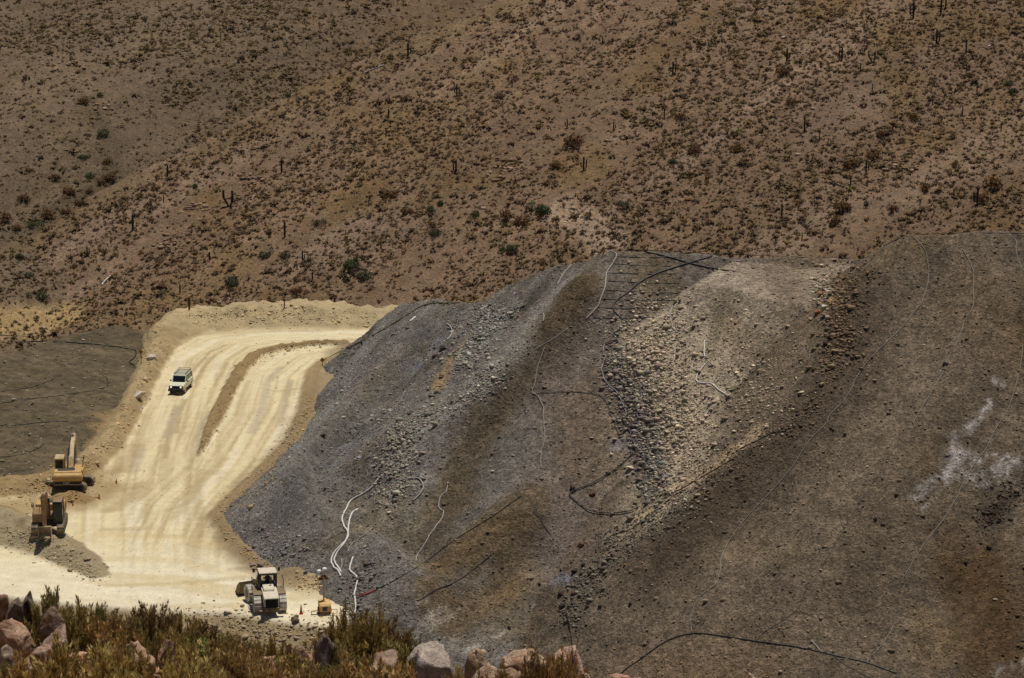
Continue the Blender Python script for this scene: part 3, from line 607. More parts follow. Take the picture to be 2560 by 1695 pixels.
for (x, y), wd, c, nm in [(p, wd, c, nm) for p, wd, c, nm in [
        (B1((1170, 490))[0], .8, (170, 130, 84), 'orange boulder capping the rock pile in the upper gully'), (B1((1140, 522))[0], .7, (205, 198, 176), 'large white boulder under the orange one in the upper gully'),
        (B1((1092, 555))[0], .75, (158, 112, 74), 'rusty orange boulder at the left foot of the upper gully rock pile'), (B1((1112, 440))[0], .7, (150, 112, 70), 'orange brown boulder in the upper gully above the white one'),
        (B1((1050, 592))[0], .5, (170, 150, 118), 'small tan boulder at the lower left end of the gully pile'), (B1((1155, 582))[0], .5, (190, 184, 176), 'pale grey boulder lowest in the gully rock pile'),
        (B1((1200, 528))[0], .5, (130, 112, 100), 'grey brown boulder right of the white gully boulder'), (B1((1238, 515))[0], .5, (140, 108, 96), 'reddish boulder at the right of the gully pile'),
        (B1((1130, 318))[0], .55, (185, 175, 150), 'pale boulder highest in the upper gully'), (B1((1078, 345))[0], .5, (170, 156, 128), 'pale tan boulder left of the highest gully boulder'),
        (B1((1112, 402))[0], .55, (180, 168, 138), 'cream boulder between the highest and the orange gully boulders'), (B1((735, 918))[0], .75, (150, 132, 108), 'lone tan boulder in the middle of the pale slope'),
        (B1((990, 845))[0], .5, (125, 104, 82), 'brown boulder right of the lone tan boulder'), (B1((1405, 305))[0], .5, (150, 108, 66), 'orange boulder on the dark slope right of the gully'),
        (B1((1145, 740))[0], .6, (74, 60, 48), 'dark boulder at the lower end of the upper gully'), (B1((945, 460))[0], .35, (120, 96, 76), 'small brown boulder on the smooth tan bench'),
        (B1((330, 640))[0], .5, (110, 92, 74), 'brown boulder high on the pale slope by the hose'), (B1((280, 1020))[0], .45, (100, 80, 62), 'dark brown boulder low on the pale slope'),
        (A7((1765, 322))[0], .62, (84, 66, 52), 'dark round boulder above the sharp bend of the black hose'), (A7((1895, 360))[0], .62, (112, 84, 64), 'brown boulder inside the loop of the black hose'),
        (A7((1825, 700))[0], .6, (112, 80, 58), 'reddish brown boulder below the black hose loop'), (A7((1840, 825))[0], .5, (76, 68, 64), 'dark boulder topmost of the cluster on the lower heap'),
        (A7((1780, 870))[0], .7, (62, 58, 56), 'blackish boulder largest of the cluster on the lower heap'), (A7((1822, 884))[0], .4, (66, 60, 56), 'small blackish boulder touching the largest of its cluster'),
        (A7((1880, 886))[0], .45, (84, 66, 56), 'dark brown boulder rightmost of the cluster on the lower heap'), (A7((1548, 950))[0], .35, (66, 58, 54), 'small dark boulder left of the blue grey wet patch'),
        (A7((1690, 1020))[0], .62, (72, 62, 54), 'dark boulder below the blue grey wet patch'), (A7((1770, 1010))[0], .5, (100, 76, 58), 'brown boulder beside the dark one below the wet patch'),
        (A7((1700, 1100))[0], .65, (60, 54, 50), 'black boulder lowest of the open lower slope'), (A7((1490, 860))[0], .3, (60, 54, 50), 'little black boulder left of the lower heap cluster'),
        (A7((1690, 860))[0], .3, (66, 56, 50), 'little dark boulder just left of the lower heap cluster'), (A7((1350, 1237))[0], .35, (62, 54, 48), 'small dark boulder above the foreground rock outcrop'),
        (A7((1945, 1097))[0], .5, (74, 66, 58), 'dark boulder in the lower rubble band'), (A7((2145, 1080))[0], .45, (66, 58, 50), 'dark boulder right of the lower rubble band'),
        (A6((750, 765))[0], .9, (74, 68, 64), 'dark boulder at the head of the left gully'), (A6((740, 838))[0], .65, (168, 158, 144), 'pale slab boulder at the edge of the left gully sand'),
        (A6((700, 815))[0], .6, (84, 76, 70), 'grey boulder left of the pale slab by the gully sand'), (A6((715, 1035))[0], .6, (98, 92, 86), 'grey boulder below the sandy gully patch'),
        (A6((545, 1170))[0], .6, (78, 74, 72), 'dark grey boulder above the pale rubble band'), (A6((15, 1300))[0], .7, (90, 88, 88), 'grey boulder near the left toe of the heap'),
        (B2((2150, 670))[0], .5, (66, 57, 50), 'blackish boulder on the right slope below the salt stains'), (B2((2010, 760))[0], .42, (66, 56, 48), 'dark boulder on the right slope near the rusty stain'),
        (B2((1450, 490))[0], .5, (64, 54, 46), 'dark boulder left of the right slope thin hose'), (B1((1885, 868))[0], .5, (70, 58, 48), 'dark boulder beside the thin hose high on the right slope'),
        (Z4((1345, 215))[0], .5, (100, 96, 98), 'dark grey boulder above the light tower'), (Z4((1160, 1010))[0], .85, (112, 98, 78), 'brown boulder half buried in the bank below the loader'),
        (Z4((1190, 940))[0], .5, (128, 112, 88), 'tan boulder on top of the bank below the loader')]]:
    h = hit(x, y)[0]; i += 1
    boulder('boulder', h, (wd, wd * .85, wd * .75), srgb(*c) * .95, nm, 'boulder', GB if i < 46 else 'boulders in the pad bank', seed=i, sink=.25, base=I2 if wd < .5 else ico(3))

# foreground rocks: photo centre, width and height in photo pixels
FR = [((32, 1392), 70, 42, (96, 80, 68), 'dark round boulder on the skyline at the far left'), ((62, 1380), 60, 34, (82, 70, 62), 'dark boulder behind the far left skyline boulder'), ((5, 1385), 50, 40, (150, 116, 92), 'pinkish boulder cut by the left edge of the photo'),
      ((28, 1440), 130, 70, (176, 138, 112), 'broad pinkish tan boulder below the dark skyline boulders'), ((115, 1420), 90, 52, (118, 88, 68), 'brown boulder right of the broad pinkish one'), ((135, 1462), 110, 50, (168, 138, 118), 'pale slab leaning below the brown boulder'),
      ((20, 1500), 90, 30, (128, 110, 98), 'grey slab at the left edge among the shrubs'), ((95, 1508), 80, 44, (160, 124, 104), 'pink grey rock in the left rock tumble'), ((135, 1508), 90, 32, (140, 112, 98), 'flat rock at the right of the left tumble'), ((50, 1530), 70, 26, (170, 136, 118), 'pale pink rock low in the left tumble'),
      ((85, 1548), 60, 24, (188, 160, 140), 'smallest pale rock at the bottom of the left tumble'), ((30, 1556), 90, 30, (142, 108, 90), 'reddish slab at the bottom left corner'), ((320, 1483), 120, 30, (178, 136, 108), 'long pinkish slab among the shrubs'), ((310, 1500), 90, 14, (188, 156, 130), 'thin pale slab under the long pinkish slab'), ((385, 1484), 60, 30, (160, 124, 102), 'pinkish rock right of the long slab'),
      ((745, 1472), 74, 66, (128, 112, 108), 'upright grey boulder with a dark face below the light tower'), ((705, 1516), 70, 76, (186, 140, 114), 'pink boulder below the upright grey one'), ((620, 1516), 60, 22, (176, 136, 112), 'small pink slab left of the pink boulder'),
      ((905, 1540), 130, 100, (150, 118, 102), 'brown boulder behind the right hand shrub with a dark face'), ((1000, 1530), 140, 110, (176, 162, 152), 'whitish boulder sloping down to the right'), ((960, 1510), 90, 56, (196, 182, 174), 'pale boulder at the top of the whitish slope'),
      ((1100, 1516), 90, 62, (204, 170, 136), 'cream boulder at the left end of the pink outcrop'), ((1118, 1548), 150, 62, (196, 160, 130), 'broad cream slab under the left end of the outcrop'), ((1190, 1520), 110, 56, (198, 158, 130), 'pinkish boulder in the middle of the outcrop'), ((1196, 1552), 90, 60, (150, 112, 88), 'brown shadowed boulder low in the outcrop'),
      ((1245, 1520), 100, 60, (206, 168, 138), 'cream boulder with a hollow in the outcrop'), ((1250, 1556), 110, 50, (196, 158, 130), 'pinkish boulder lowest in the outcrop'), ((1320, 1524), 110, 82, (208, 172, 150), 'big pale pink boulder at the right of the outcrop'), ((1345, 1560), 100, 60, (190, 150, 134), 'pink boulder at the right foot of the outcrop'), ((1300, 1556), 90, 60, (170, 128, 104), 'reddish boulder between the right outcrop boulders'),
      ((1742, 1566), 62, 26, (200, 176, 150), 'lone pale rock peeping up at the bottom edge')]
for j, ((x, y), wpx, hpx, c, nm) in enumerate(FR):
    Yr = 55.5 - (y - 1390) / 40 if x < 500 else (54.5 if y < 1530 else 53.6)
    wpx *= .72; hpx *= .78; p = aty(x * K, (y + hpx * .5) * K, Yr); g = near.z(p[0], p[1]); ppm = F / (p[1] * CT + (H - p[2]) * ST)
    wd = wpx * K / ppm; hg = hpx * K / ppm
    botz = min(p[2], float(g) + .1); topz = p[2] + hg
    boulder('foreground_rock', (p[0], p[1], botz - .12), (wd * 1.05, wd * .85, topz - botz + .12), (srgb(*c) * .55 + srgb(168, 150, 128) * .4), nm, 'rock', 'rocks on the near slope', seed=60 + j, sink=0.0, rgb2=srgb(*c) * np.array([.72, .68, .64]), rz=random.uniform(-.4, .4), tilt=.06)
r = np.random.default_rng(33); nn_ = 2600
q = np.column_stack([r.uniform(-10, 3, nn_), r.uniform(45, 57, nn_)]); P = np.column_stack([q, near.z(q[:, 0], q[:, 1])])
rubble('near_stones', P, np.exp(r.normal(math.log(.07), .55, nn_)).clip(.02, .3), srgb(168, 132, 108) * np.exp(r.normal(0, .25, nn_))[:, None], 'small pinkish stones between the foreground shrubs', seed=5)

# ------------------------------------------------------------------ vegetation
def clump(seed, nb, rad, h, wid, spread=.9, up=.35):
    """a tuft of narrow blades leaning outwards"""
    rr = np.random.default_rng(seed); a = rr.uniform(0, 6.283, nb); q = np.sqrt(rr.random(nb)); el = up + (1 - q) * 1.2
    b = np.stack([np.cos(a) * q * rad * .45, np.sin(a) * q * rad * .45, np.full(nb, -.04)], 1)
    L = rr.uniform(.65, 1.1, nb); dirv = np.stack([np.cos(a) * q * spread, np.sin(a) * q * spread, el], 1); dirv /= np.linalg.norm(dirv, axis=1)[:, None]
    tip = b + dirv * L[:, None] * np.array([rad * 1.0, rad * 1.0, h])
    sd = np.stack([-np.sin(a + rr.normal(0, .8, nb)), np.cos(a), rr.normal(0, .2, nb)], 1) * (wid * rr.uniform(.6, 1.3, nb))[:, None] * .5
    midp = b * .45 + tip * .55 + np.array([0, 0, .04])
    V = np.stack([b - sd * .7, b + sd * .7, midp + sd, tip, midp - sd], 1).reshape(-1, 3)
    k = np.arange(nb)[:, None] * 5; Fc = np.concatenate([np.concatenate([k, k + 1, k + 2], 1), np.concatenate([k, k + 2, k + 4], 1), np.concatenate([k + 4, k + 2, k + 3], 1)])
    return V, Fc
TU = [clump(200 + i, 20, .5, .5, .2, 1.1) for i in range(6)]
r = np.random.default_rng(41); n = 128000
q = np.stack([r.uniform(-125, 125, n), r.uniform(352, 470, n)], 1)
dens = .5 + 1.4 * fbm((q[:, 0] * .66 - q[:, 1] * .75) / 4, (q[:, 0] * .75 + q[:, 1] * .66) / 30, 131, 4) + .35 * fbm(q[:, 0] / 12, q[:, 1] / 12, 132, 3)
zz = hill.z(q[:, 0], q[:, 1]); P = np.column_stack([q, zz]); px, py = topx(P.T)
sparse = inpoly(px, py, [(0, 120), (380, 180), (480, 330), (330, 480), (0, 560)])
red_ = pdist(q[:, 0], q[:, 1], rp)[0]
m = vis(P) & ((red_ > 1.8) | (r.random(n) < .5)) & (r.random(n) < np.clip(dens + .32, .2, 1) * np.where(sparse, .35, 1) * np.where((px > -60) & (px < 2620) & (py > -40), 1, .7)) & (py < 880)
P = P[m]; px = px[m]; py = py[m]; n = len(P)
fr = np.linalg.norm
sc_ = np.exp(r.normal(math.log(.43), .42, n)).clip(.18, 1.6)
hue = fbm(P[:, 0] / 10, P[:, 1] / 10, 133, 3) + r.normal(0, .35, n)
c1 = srgb(134, 114, 86); c2 = srgb(148, 128, 94); c3 = srgb(112, 93, 73)
kk = sstep(-.3, .6, hue)[:, None]; TC = c1 * (1 - kk) + c2 * kk; m3 = r.random(n) < .28; TC[m3] = c3
TC *= np.exp(r.normal(0, .18, n))[:, None]
order = np.argsort(-sc_ * F / P[:, 1]); solo = np.zeros(n, bool); ok = (px > 10) & (px < 2550) & (py > 10) & (hit(px, py - 2)[:, 1] > P[:, 1] - 3)
solo[[i for i in order if ok[i]][:285]] = True
Vs, Fs, Cs = [], [], []; off = 0
wh = r.integers(0, 6, n); yaw = r.uniform(0, 6.283, n)
for v in range(6):
    ids = np.where((wh == v) & ~solo)[0]; B, Fc = TU[v]; ca = np.cos(yaw[ids])[:, None]; sa = np.sin(yaw[ids])[:, None]; s = sc_[ids][:, None]
    G = np.stack([(B[None, :, 0] * ca - B[None, :, 1] * sa) * s, (B[None, :, 0] * sa + B[None, :, 1] * ca) * s, np.broadcast_to(B[None, :, 2], (len(ids), len(B))) * s], 2) + P[ids][:, None]
    Vs.append(G.reshape(-1, 3)); Fs.append((Fc[None] + (np.arange(len(ids)) * len(B))[:, None, None]).reshape(-1, 3) + off); off += G.shape[0] * len(B)
    Cs.append(np.repeat(TC[ids], len(B), 0) * np.tile(r.uniform(.75, 1.25, len(B) // 5).repeat(5), len(ids))[:, None])
tag(link('bunchgrass', np_mesh('bunchgrass', np.concatenate(Vs), np.concatenate(Fs), M_veg, np.concatenate(Cs))), 'brown bunchgrass and low scrub covering the far hillside', 'grass', kind='stuff')
tmesh = []
for v in range(6):
    for cI, c in enumerate((c1, c2, c3)):
        B, Fc = TU[v]; tmesh.append(np_mesh('tussock', B, Fc, M_veg, np.zeros((len(B), 3)) + c))
for i in np.where(solo)[0]:
    o = link('grass_tussock', tmesh[wh[i] * 3 + (2 if m3[i] else int(hue[i] > .15))]); o.location = P[i]; o.scale = (sc_[i],) * 3; o.rotation_euler = (0, 0, yaw[i])
    tag(o, 'bigger brown grass tussock among the bunchgrass on the far hillside', 'tussock', 'larger tussocks on the hillside')

# bushes on the hill
def bushmesh(seed, rgb, nb=420, flat=.8):
    rr = np.random.default_rng(seed); V = []
    lob = [(rr.normal(0, .38, 2), rr.uniform(.45, .75)) for _ in range(5)]
    c0 = []
    for _ in range(nb):
        (lx, ly), lr = lob[rr.integers(5)]; d = rr.normal(size=3); d /= np.linalg.norm(d); d[2] = abs(d[2]); q = lr * rr.uniform(.6, 1.05)
        c = np.array([lx, ly, .02]) + d * q * np.array([1, 1, flat * 1.3]); t = rr.normal(size=3); t /= np.linalg.norm(t); b = np.cross(t, d + .3 * rr.normal(size=3)); s = rr.uniform(.07, .16)
        V += [c - t * s, c + b * s * .8, c + t * s, c - b * s * .5]; c0.append(rr.uniform(.7, 1.3))
    V = np.array(V); k = np.arange(nb)[:, None] * 4
    me = np_mesh('bush', V, np.concatenate([k, k + 1, k + 2, k + 3], 1), M_veg, np.asarray(rgb) * np.repeat(c0, 4)[:, None]); return me
BM = {'dark green': [bushmesh(i, srgb(80, 84, 58)) for i in (1, 2)], 'grey green': [bushmesh(i, srgb(88, 88, 66)) for i in (3, 4)], 'brown': [bushmesh(i, srgb(112, 86, 60)) for i in (5, 6)]}
def bush(px, py, dia, kind, extra=None):
    h = hit(px, py + dia * 8, [hill], 348)[0]; me = random.choice(BM[kind]); o = link('hill_bush', me); o.location = h; s = dia / 2.0; o.scale = (s, s, s * 1.35); o.rotation_euler = (0, 0, random.uniform(0, 6))
    tag(o, extra or ('%s rounded bush on the hillside, %s' % (kind, pct(px, py))), 'bush', 'bushes on the far hillside')
gb = [(49, 632, 1.6), (66, 680, 1.8), (99, 731, 2.2), (661, 628, 1.9), (711, 630, 1.7), (579, 693, 2.5), (486, 459, 1.2), (794, 548, 1.4), (249, 231, 1.2), (208, 385, 1.4), (224, 432, 1.5), (82, 551, 1.8), (721, 233, 1.0), (884, 25, 1.0), (1076, 516, 1.6), (1099, 501, 1.4), (1189, 528, 1.4), (908, 680, 2.2), (1281, 611, 2.2), (1554, 501, 1.3), (1682, 398, 1.2), (2536, 220, 1.6), (2523, 203, 1.3), (1089, 574, 1.9)]
for k_, (x, y, d_) in enumerate(gb): bush(x, y, d_, 'grey green' if k_ % 3 else 'dark green')
bush(258, 323, 2.3, 'dark green', 'dark green bush at the head of the left gully'); bush(1359, 509, 3.0, 'dark green', 'biggest dark green bush, alone above the heap crest'); bush(878, 644, 3.0, 'dark green', 'big dark green bush above the road bend berm')
bb = [(743, 717, 1.8), (722, 757, 3.0), (905, 684, 1.6), (214, 240, 2.0), (270, 394, 2.0), (281, 430, 2.3), (165, 467, 2.2), (193, 497, 2.0), (115, 520, 2.4), (10, 528, 2.4), (69, 419, 1.3), (140, 436, 1.5), (63, 486, 1.7), (252, 448, 1.3), (976, 474, 2.2), (1082, 555, 1.4), (1263, 524, 2.2), (1300, 540, 3.0), (1436, 337, 3.0), (1393, 402, 1.8), (2205, 325, 1.8), (2092, 541, 2.4), (2125, 398, 2.4), (2391, 404, 1.4), (2312, 455, 1.8), (2232, 513, 1.6), (2285, 281, 1.5), (2481, 440, 3.0), (1736, 365, 2.0), (1849, 362, 1.9), (1975, 245, 1.9), (1960, 165, 2.2), (165, 520, 1.6), (45, 560, 1.5), (225, 470, 1.6), (2180, 380, 2.0), (2110, 500, 2.6), (1700, 280, 1.8), (1020, 520, 1.6), (2430, 180, 1.3), (2450, 480, 2.4)]
for x, y, d_ in bb: bush(x, y, d_, 'brown')

# column cacti
M_cact = mat('cactus_skin', srgb(52, 46, 34), .8, var=.3, scale=3)
def limb(bm, pts, rad, n=8):
    rings = []; pts = [Vector(p) for p in pts]
    for i, p in enumerate(pts):
        t = (pts[min(i + 1, len(pts) - 1)] - pts[max(i - 1, 0)]).normalized(); a = t.cross(Vector((.3, 1, .1))).normalized(); b = t.cross(a)
        rings.append([bm.verts.new(p + (a * math.cos(k / n * 6.283) + b * math.sin(k / n * 6.283)) * rad[i] * (1.0 if k % 2 else .78)) for k in range(n)])
    for r0, r1 in zip(rings, rings[1:]):
        for k in range(n): bm.faces.new((r0[k], r0[(k + 1) % n], r1[(k + 1) % n], r1[k]))
    bm.faces.new(rings[0][::-1]); bm.faces.new(rings[-1])
def bm_mesh(name, bm, mtl, bev=0.0, smooth=False):
    if bev: bmesh.ops.bevel(bm, geom=[e for e in bm.edges], offset=bev, segments=1, affect='EDGES', clamp_overlap=True)
    bmesh.ops.recalc_face_normals(bm, faces=bm.faces)
    me = bpy.data.meshes.new(name); bm.to_mesh(me); bm.free(); me.materials.append(mtl)
    if smooth: me.polygons.foreach_set('use_smooth', [True] * len(me.polygons))
    return me
def cactmesh(arms):
    bm = bmesh.new(); limb(bm, [(0, 0, -.2), (0, 0, .3), (.01, 0, 1.2), (.02, 0, 2.2), (.02, 0, 2.42), (.02, 0, 2.5)], [.1, .14, .15, .13, .09, .02])
    for sx, z0, h in arms: limb(bm, [(0, 0, z0), (sx * .25, .02, z0 + .02), (sx * .36, .03, z0 + .25), (sx * .38, .03, z0 + h), (sx * .38, .03, z0 + h + .12)], [.08, .1, .11, .1, .03])
    return bm_mesh('cactus', bm, M_cact)
CM = [('single stemmed', cactmesh([])), ('one armed', cactmesh([(1, .5, 1.0)])), ('one armed', cactmesh([(-1, .4, 1.3)])), ('two armed', cactmesh([(1, .35, 1.5), (-1, .6, .8)]))]
def vmesh():
    bm = bmesh.new(); limb(bm, [(0, 0, -.2), (-.3, 0, .5), (-.6, 0, 1.2), (-.62, 0, 2.1), (-.62, 0, 2.2)], [.1, .13, .14, .12, .03]); limb(bm, [(0, 0, 0), (.25, 0, .5), (.3, 0, 1.2), (.3, 0, 2.0), (.3, 0, 2.1)], [.1, .13, .14, .12, .03]); return bm_mesh('cactus', bm, M_cact)
CM.append(('forked', vmesh()))
cacti = [(419, 440, 30, 0), (704, 432, 36, 0), (574, 516, 44, 4), (332, 576, 42, 0), (712, 592, 40, 0), (409, 505, 18, 0), (594, 328, 14, 0), (615, 530, 22, 1), (1020, 143, 38, 1), (1142, 239, 30, 3), (971, 297, 26, 0), (965, 340, 18, 0), (1418, 320, 24, 2), (1534, 326, 24, 1), (1661, 292, 22, 0), (1682, 187, 34, 3), (1506, 110, 20, 1), (1140, 432, 34, 2), (1459, 426, 36, 3), (922, 515, 18, 0), (1017, 468, 16, 0), (2283, 46, 44, 2), (2352, 36, 38, 0), (2364, 22, 34, 0), (2341, 111, 40, 3), (2415, 132, 34, 0), (1967, 154, 36, 1), (2105, 150, 34, 2), (2151, 178, 22, 0), (2182, 156, 30, 4), (2416, 178, 20, 0), (2011, 328, 36, 1), (2017, 406, 24, 3), (2048, 352, 20, 0), (2165, 434, 36, 1), (2126, 466, 26, 0), (2165, 520, 22, 3), (1954, 542, 36, 0), (2443, 512, 46, 2), (2484, 481, 24, 0), (2255, 438, 20, 0), (2503, 326, 22, 0), (2331, 262, 18, 0), (2181, 226, 18, 0), (2005, 600, 20, 0), (2442, 236, 22, 0), (1803, 134, 18, 3), (2406, 288, 24, 0), (524, 652, 24, 0), (756, 652, 28, 1), (450, 734, 26, 0), (473, 775, 36, 0), (781, 702, 24, 0), (218, 640, 26, 3)]
for x, y, hpx, v in cacti:
    h = hit(x, y)[0]; ppm = F / h[1]; s = hpx / ppm / (2.2 if v == 4 else 2.5); o = link('column_cactus', CM[v][1]); o.location = h; o.scale = (min(s * 1.1 + .15, 1.5), min(s * 1.1 + .15, 1.5), s)
    tag(o, '%s dark column cactus on the hillside, %s' % (CM[v][0], pct(x, y)), 'cactus', 'column cacti on the far hillside')

# foreground shrubs
M_stem = mat('shrub_stem', srgb(84, 68, 52), .85, var=.3, scale=9)
def shrubmesh(seed, hue, ns=30):
    rr = np.random.default_rng(seed); bm = bmesh.new(); LV, LC = [], []
    def stick(p, q, r0, r1):
        t = (q - p); t = t / (np.linalg.norm(t) + 1e-9); a = np.cross(t, [.3, .8, .2]); a /= np.linalg.norm(a); b = np.cross(t, a); rg = []
        for c, rad in ((p, r0), (q, r1)): rg.append([bm.verts.new(c + (a * math.cos(k * 2.094) + b * math.sin(k * 2.094)) * rad) for k in range(3)])
        for k in range(3): bm.faces.new((rg[0][k], rg[0][(k + 1) % 3], rg[1][(k + 1) % 3], rg[1][k]))
    def leaves(p, q, n, rad):
        t = q - p; L = np.linalg.norm(t); t = t / L
        for _ in range(n):
            f = rr.uniform(.02, 1.03); c = p + (q - p) * f; o = rr.normal(size=3); o -= t * (o @ t); o /= np.linalg.norm(o); d = t * rr.uniform(.8, 1.2) + o * rr.uniform(.15, .6); d /= np.linalg.norm(d)
            s = rr.uniform(.035, .075); sd = np.cross(d, rr.normal(size=3)); sd /= np.linalg.norm(sd)
            c = c + o * rad * rr.uniform(0, 1); LV.extend([c - sd * s * .22, c + sd * s * .22, c + d * s]); LC.extend([rr.uniform(.6, 1.35)] * 3)
    for i in range(ns):
        a = rr.uniform(0, 6.283); q = rr.random() ** .6; b = np.array([math.cos(a) * q * .16, math.sin(a) * q * .16, -.05])
        lean = q * rr.uniform(.15, .6); hgt = rr.uniform(.5, 1.05) * (1 - .25 * q); m = b + np.array([math.cos(a) * lean * .5, math.sin(a) * lean * .5, hgt * .45]); tp = m + np.array([math.cos(a) * lean * .18 + rr.normal(0, .04), math.sin(a) * lean * .18 + rr.normal(0, .04), hgt * .55])
        stick(b, m, .013, .009); stick(m, tp, .009, .004); leaves(b * .3 + m * .7, m, 8, .025); leaves(m, tp, 70, .035)
        for _ in range(rr.integers(1, 4)):
            f = rr.uniform(.1, .7); s0 = m + (tp - m) * f; e = s0 + np.array([rr.normal(0, .06), rr.normal(0, .06), rr.uniform(.12, .26)]); stick(s0, e, .004, .002); leaves(s0, e, 30, .03)
    st = bm_mesh('stems', bm, M_stem); V = np.array(LV); fo = np_mesh('foliage', V, np.arange(len(V)).reshape(-1, 3), M_shrub, np.asarray(hue) * np.array(LC)[:, None])
    return st, fo
SH = [('olive brown', srgb(114, 102, 60), 301), ('dark brown', srgb(98, 84, 56), 302), ('yellowish olive', srgb(132, 122, 74), 303), ('dull olive', srgb(106, 100, 62), 304), ('straw brown', srgb(122, 104, 66), 305), ('green', srgb(104, 112, 62), 306), ('olive brown', srgb(112, 98, 60), 307)]
SM = [(n_,) + shrubmesh(s_, np.minimum(c_ * np.array([2.55, 2.3, 2.25]), .7)) for n_, c_, s_ in SH]
def shrub(px, pytop, Yr, v, label=None, wide=1.0, minh=.35):
    p = aty(px, pytop, Yr); g = float(near.z(p[0], p[1])); h = max(minh, p[2] - g)
    root = empty('shrub', (p[0], p[1], g), random.uniform(0, 6.28)); s = h * 1.0; root.scale = (s * wide, s * wide, s)
    for nm, me in (('stems', SM[v][1]), ('foliage', SM[v][2])): link(nm, me, root)
    tag(root, label or '%s twiggy shrub on the near slope, %s' % (SM[v][0], pct(px, pytop + h * 60)), 'shrub', 'twiggy shrubs on the near slope')
for x, yt, v, wd in [(30, 1445, 4, 1.2), (118, 1362, 3, .8), (150, 1410, 0, .9), (190, 1392, 0, .8), (232, 1402, 3, .7), (262, 1420, 1, .8), (300, 1432, 0, .9), (336, 1402, 1, .8), (378, 1408, 1, .8), (418, 1424, 0, .8), (455, 1440, 1, .9), (500, 1462, 0, .9), (540, 1476, 3, .9), (590, 1490, 0, .9), (630, 1478, 0, .6), (665, 1500, 1, .8), (770, 1432, 0, .75), (798, 1398, 0, .6), (838, 1420, 1, .7), (872, 1416, 0, .7), (905, 1436, 1, .7), (935, 1462, 3, .7), (960, 1520, 2, .9), (1010, 1545, 4, .9), (1060, 1546, 2, .7), (1228, 1500, 0, .4), (1262, 1528, 1, .5), (1180, 1545, 2, .8), (1345, 1545, 4, .6)]:
    shrub(x * K, (yt - 16) * K, 55.8 + random.uniform(-.6, .5), v, wide=wd * 1.05, minh=.5)
rs = random.Random(5)
for (Yr, off, cnt) in ((54.4, 22, 10), (52.4, 40, 9), (50.6, 62, 10), (48.8, 90, 10)):
    for k_ in range(cnt):
        x = -20 + (1180 if Yr < 53 else 980) * (k_ + rs.uniform(.1, .9)) / cnt
        top = np.interp(x, [0, 120, 300, 450, 650, 760, 900, 1000, 1200, 1400], [1440, 1415, 1425, 1445, 1490, 1470, 1455, 1520, 1545, 1560]) + off * .8 + rs.uniform(-34, 40)
        if x < 170 and Yr > 51 and rs.random() < .65: continue
        if 640 < x < 760 and Yr > 53: continue
        if 940 < x and top < 1540: continue
        shrub(x * K, top * K, Yr, rs.choice([0, 1, 2, 3, 4, 6, 2, 4, 4]), wide=rs.uniform(.7, 1.15), minh=.55)
for x, yt in ((470, 1462), (525, 1484), (772, 1490), (640, 1512)): shrub(x * K, yt * K, 54.6, 5, wide=1.2)
for x, yt, hh in ((1232, 1498, .7), (1252, 1510, .6), (1276, 1505, .7), (1298, 1480, .8), (1160, 1525, .5), (1115, 1535, .5), (1040, 1540, .5), (1210, 1530, .5)): shrub(x * K, yt * K, 52.6 + random.uniform(-.3, .3), random.choice([0, 1, 4]), wide=.5, minh=hh)
# tall dry stalk by the outcrop
bm = bmesh.new(); limb(bm, [(0, 0, -.3), (.02, 0, .3), (-.03, 0, .8), (-.12, 0, 1.25)], [.012, .01, .008, .003], 6); limb(bm, [(.02, 0, .1), (.1, 0, .5), (.16, 0, .8)], [.008, .006, .003], 6)
for k_ in range(7): limb(bm, [(-.03 - .012 * k_, 0, .75 + .06 * k_), (-.06 - .012 * k_, .01, .8 + .06 * k_), (-.05 - .016 * k_, .01, .93 + .05 * k_)], [.012, .016, .003], 5)
p = aty(1322 * K, 1548 * K, 54.2); o = link('dry_stalk', bm_mesh('dry_stalk', bm, M_stem)); o.location = p; tag(o, 'tall thin dry stalk rising above the pink outcrop', 'plant')

# ------------------------------------------------------------------ hoses and pipes
M_hw = mat('hose_white', srgb(205, 200, 192), .6, var=.15); M_hf = mat('hose_faded', srgb(138, 131, 123), .7, var=.25); M_hg = mat('hose_grey', srgb(150, 144, 138), .65, var=.2); M_hd = mat('hose_dark', srgb(58, 56, 56), .5, var=.2); M_hb = mat('hose_black', (.012, .012, .013), .45, var=.2); M_hr = mat('hose_red', srgb(150, 74, 62), .6); M_hy = mat('hose_mustard', srgb(120, 104, 62), .7)
def smooth(P, m=6):
    P = [Vector(p) for p in P]; out = []
    if len(P) < 3: m = 10
    for i in range(len(P) - 1):
        p0 = P[max(i - 1, 0)]; p1 = P[i]; p2 = P[i + 1]; p3 = P[min(i + 2, len(P) - 1)]
        for k in range(m):
            t = k / m; out.append(.5 * ((2 * p1) + (p2 - p0) * t + (2 * p0 - 5 * p1 + 4 * p2 - p3) * t * t + (3 * p1 - p0 - 3 * p2 + p3) * t ** 3))
    return out + [P[-1]]
def hose(pts, rad, mtl, label, name='hose', cat='hose', group='hoses lying on the heap', wig=.06, surfs=None, up=0.0):
    rad *= .75 if mtl.name in ('hose_black', 'hose_dark') else 1.0; px = smooth([(x, y, 0) for x, y in pts]); W = hit([p.x for p in px], [p.y for p in px], surfs); bm = bmesh.new(); rr = random.Random(len(label)); q = []
    for i, p in enumerate(W):
        x = p[0] + rr.uniform(-wig, wig); q.append(Vector((x, p[1], float(gz(x, p[1])) + rad * .6 + up)))
    q = [q[0]] + [(q[i - 1] + q[i] * 2 + q[i + 1]) / 4 + Vector((0, 0, rad * .2)) for i in range(1, len(q) - 1)] + [q[-1]]
    limb_round(bm, q, rad)
    return tag(link(name, bm_mesh(name, bm, mtl, smooth=True)), label, cat, group)
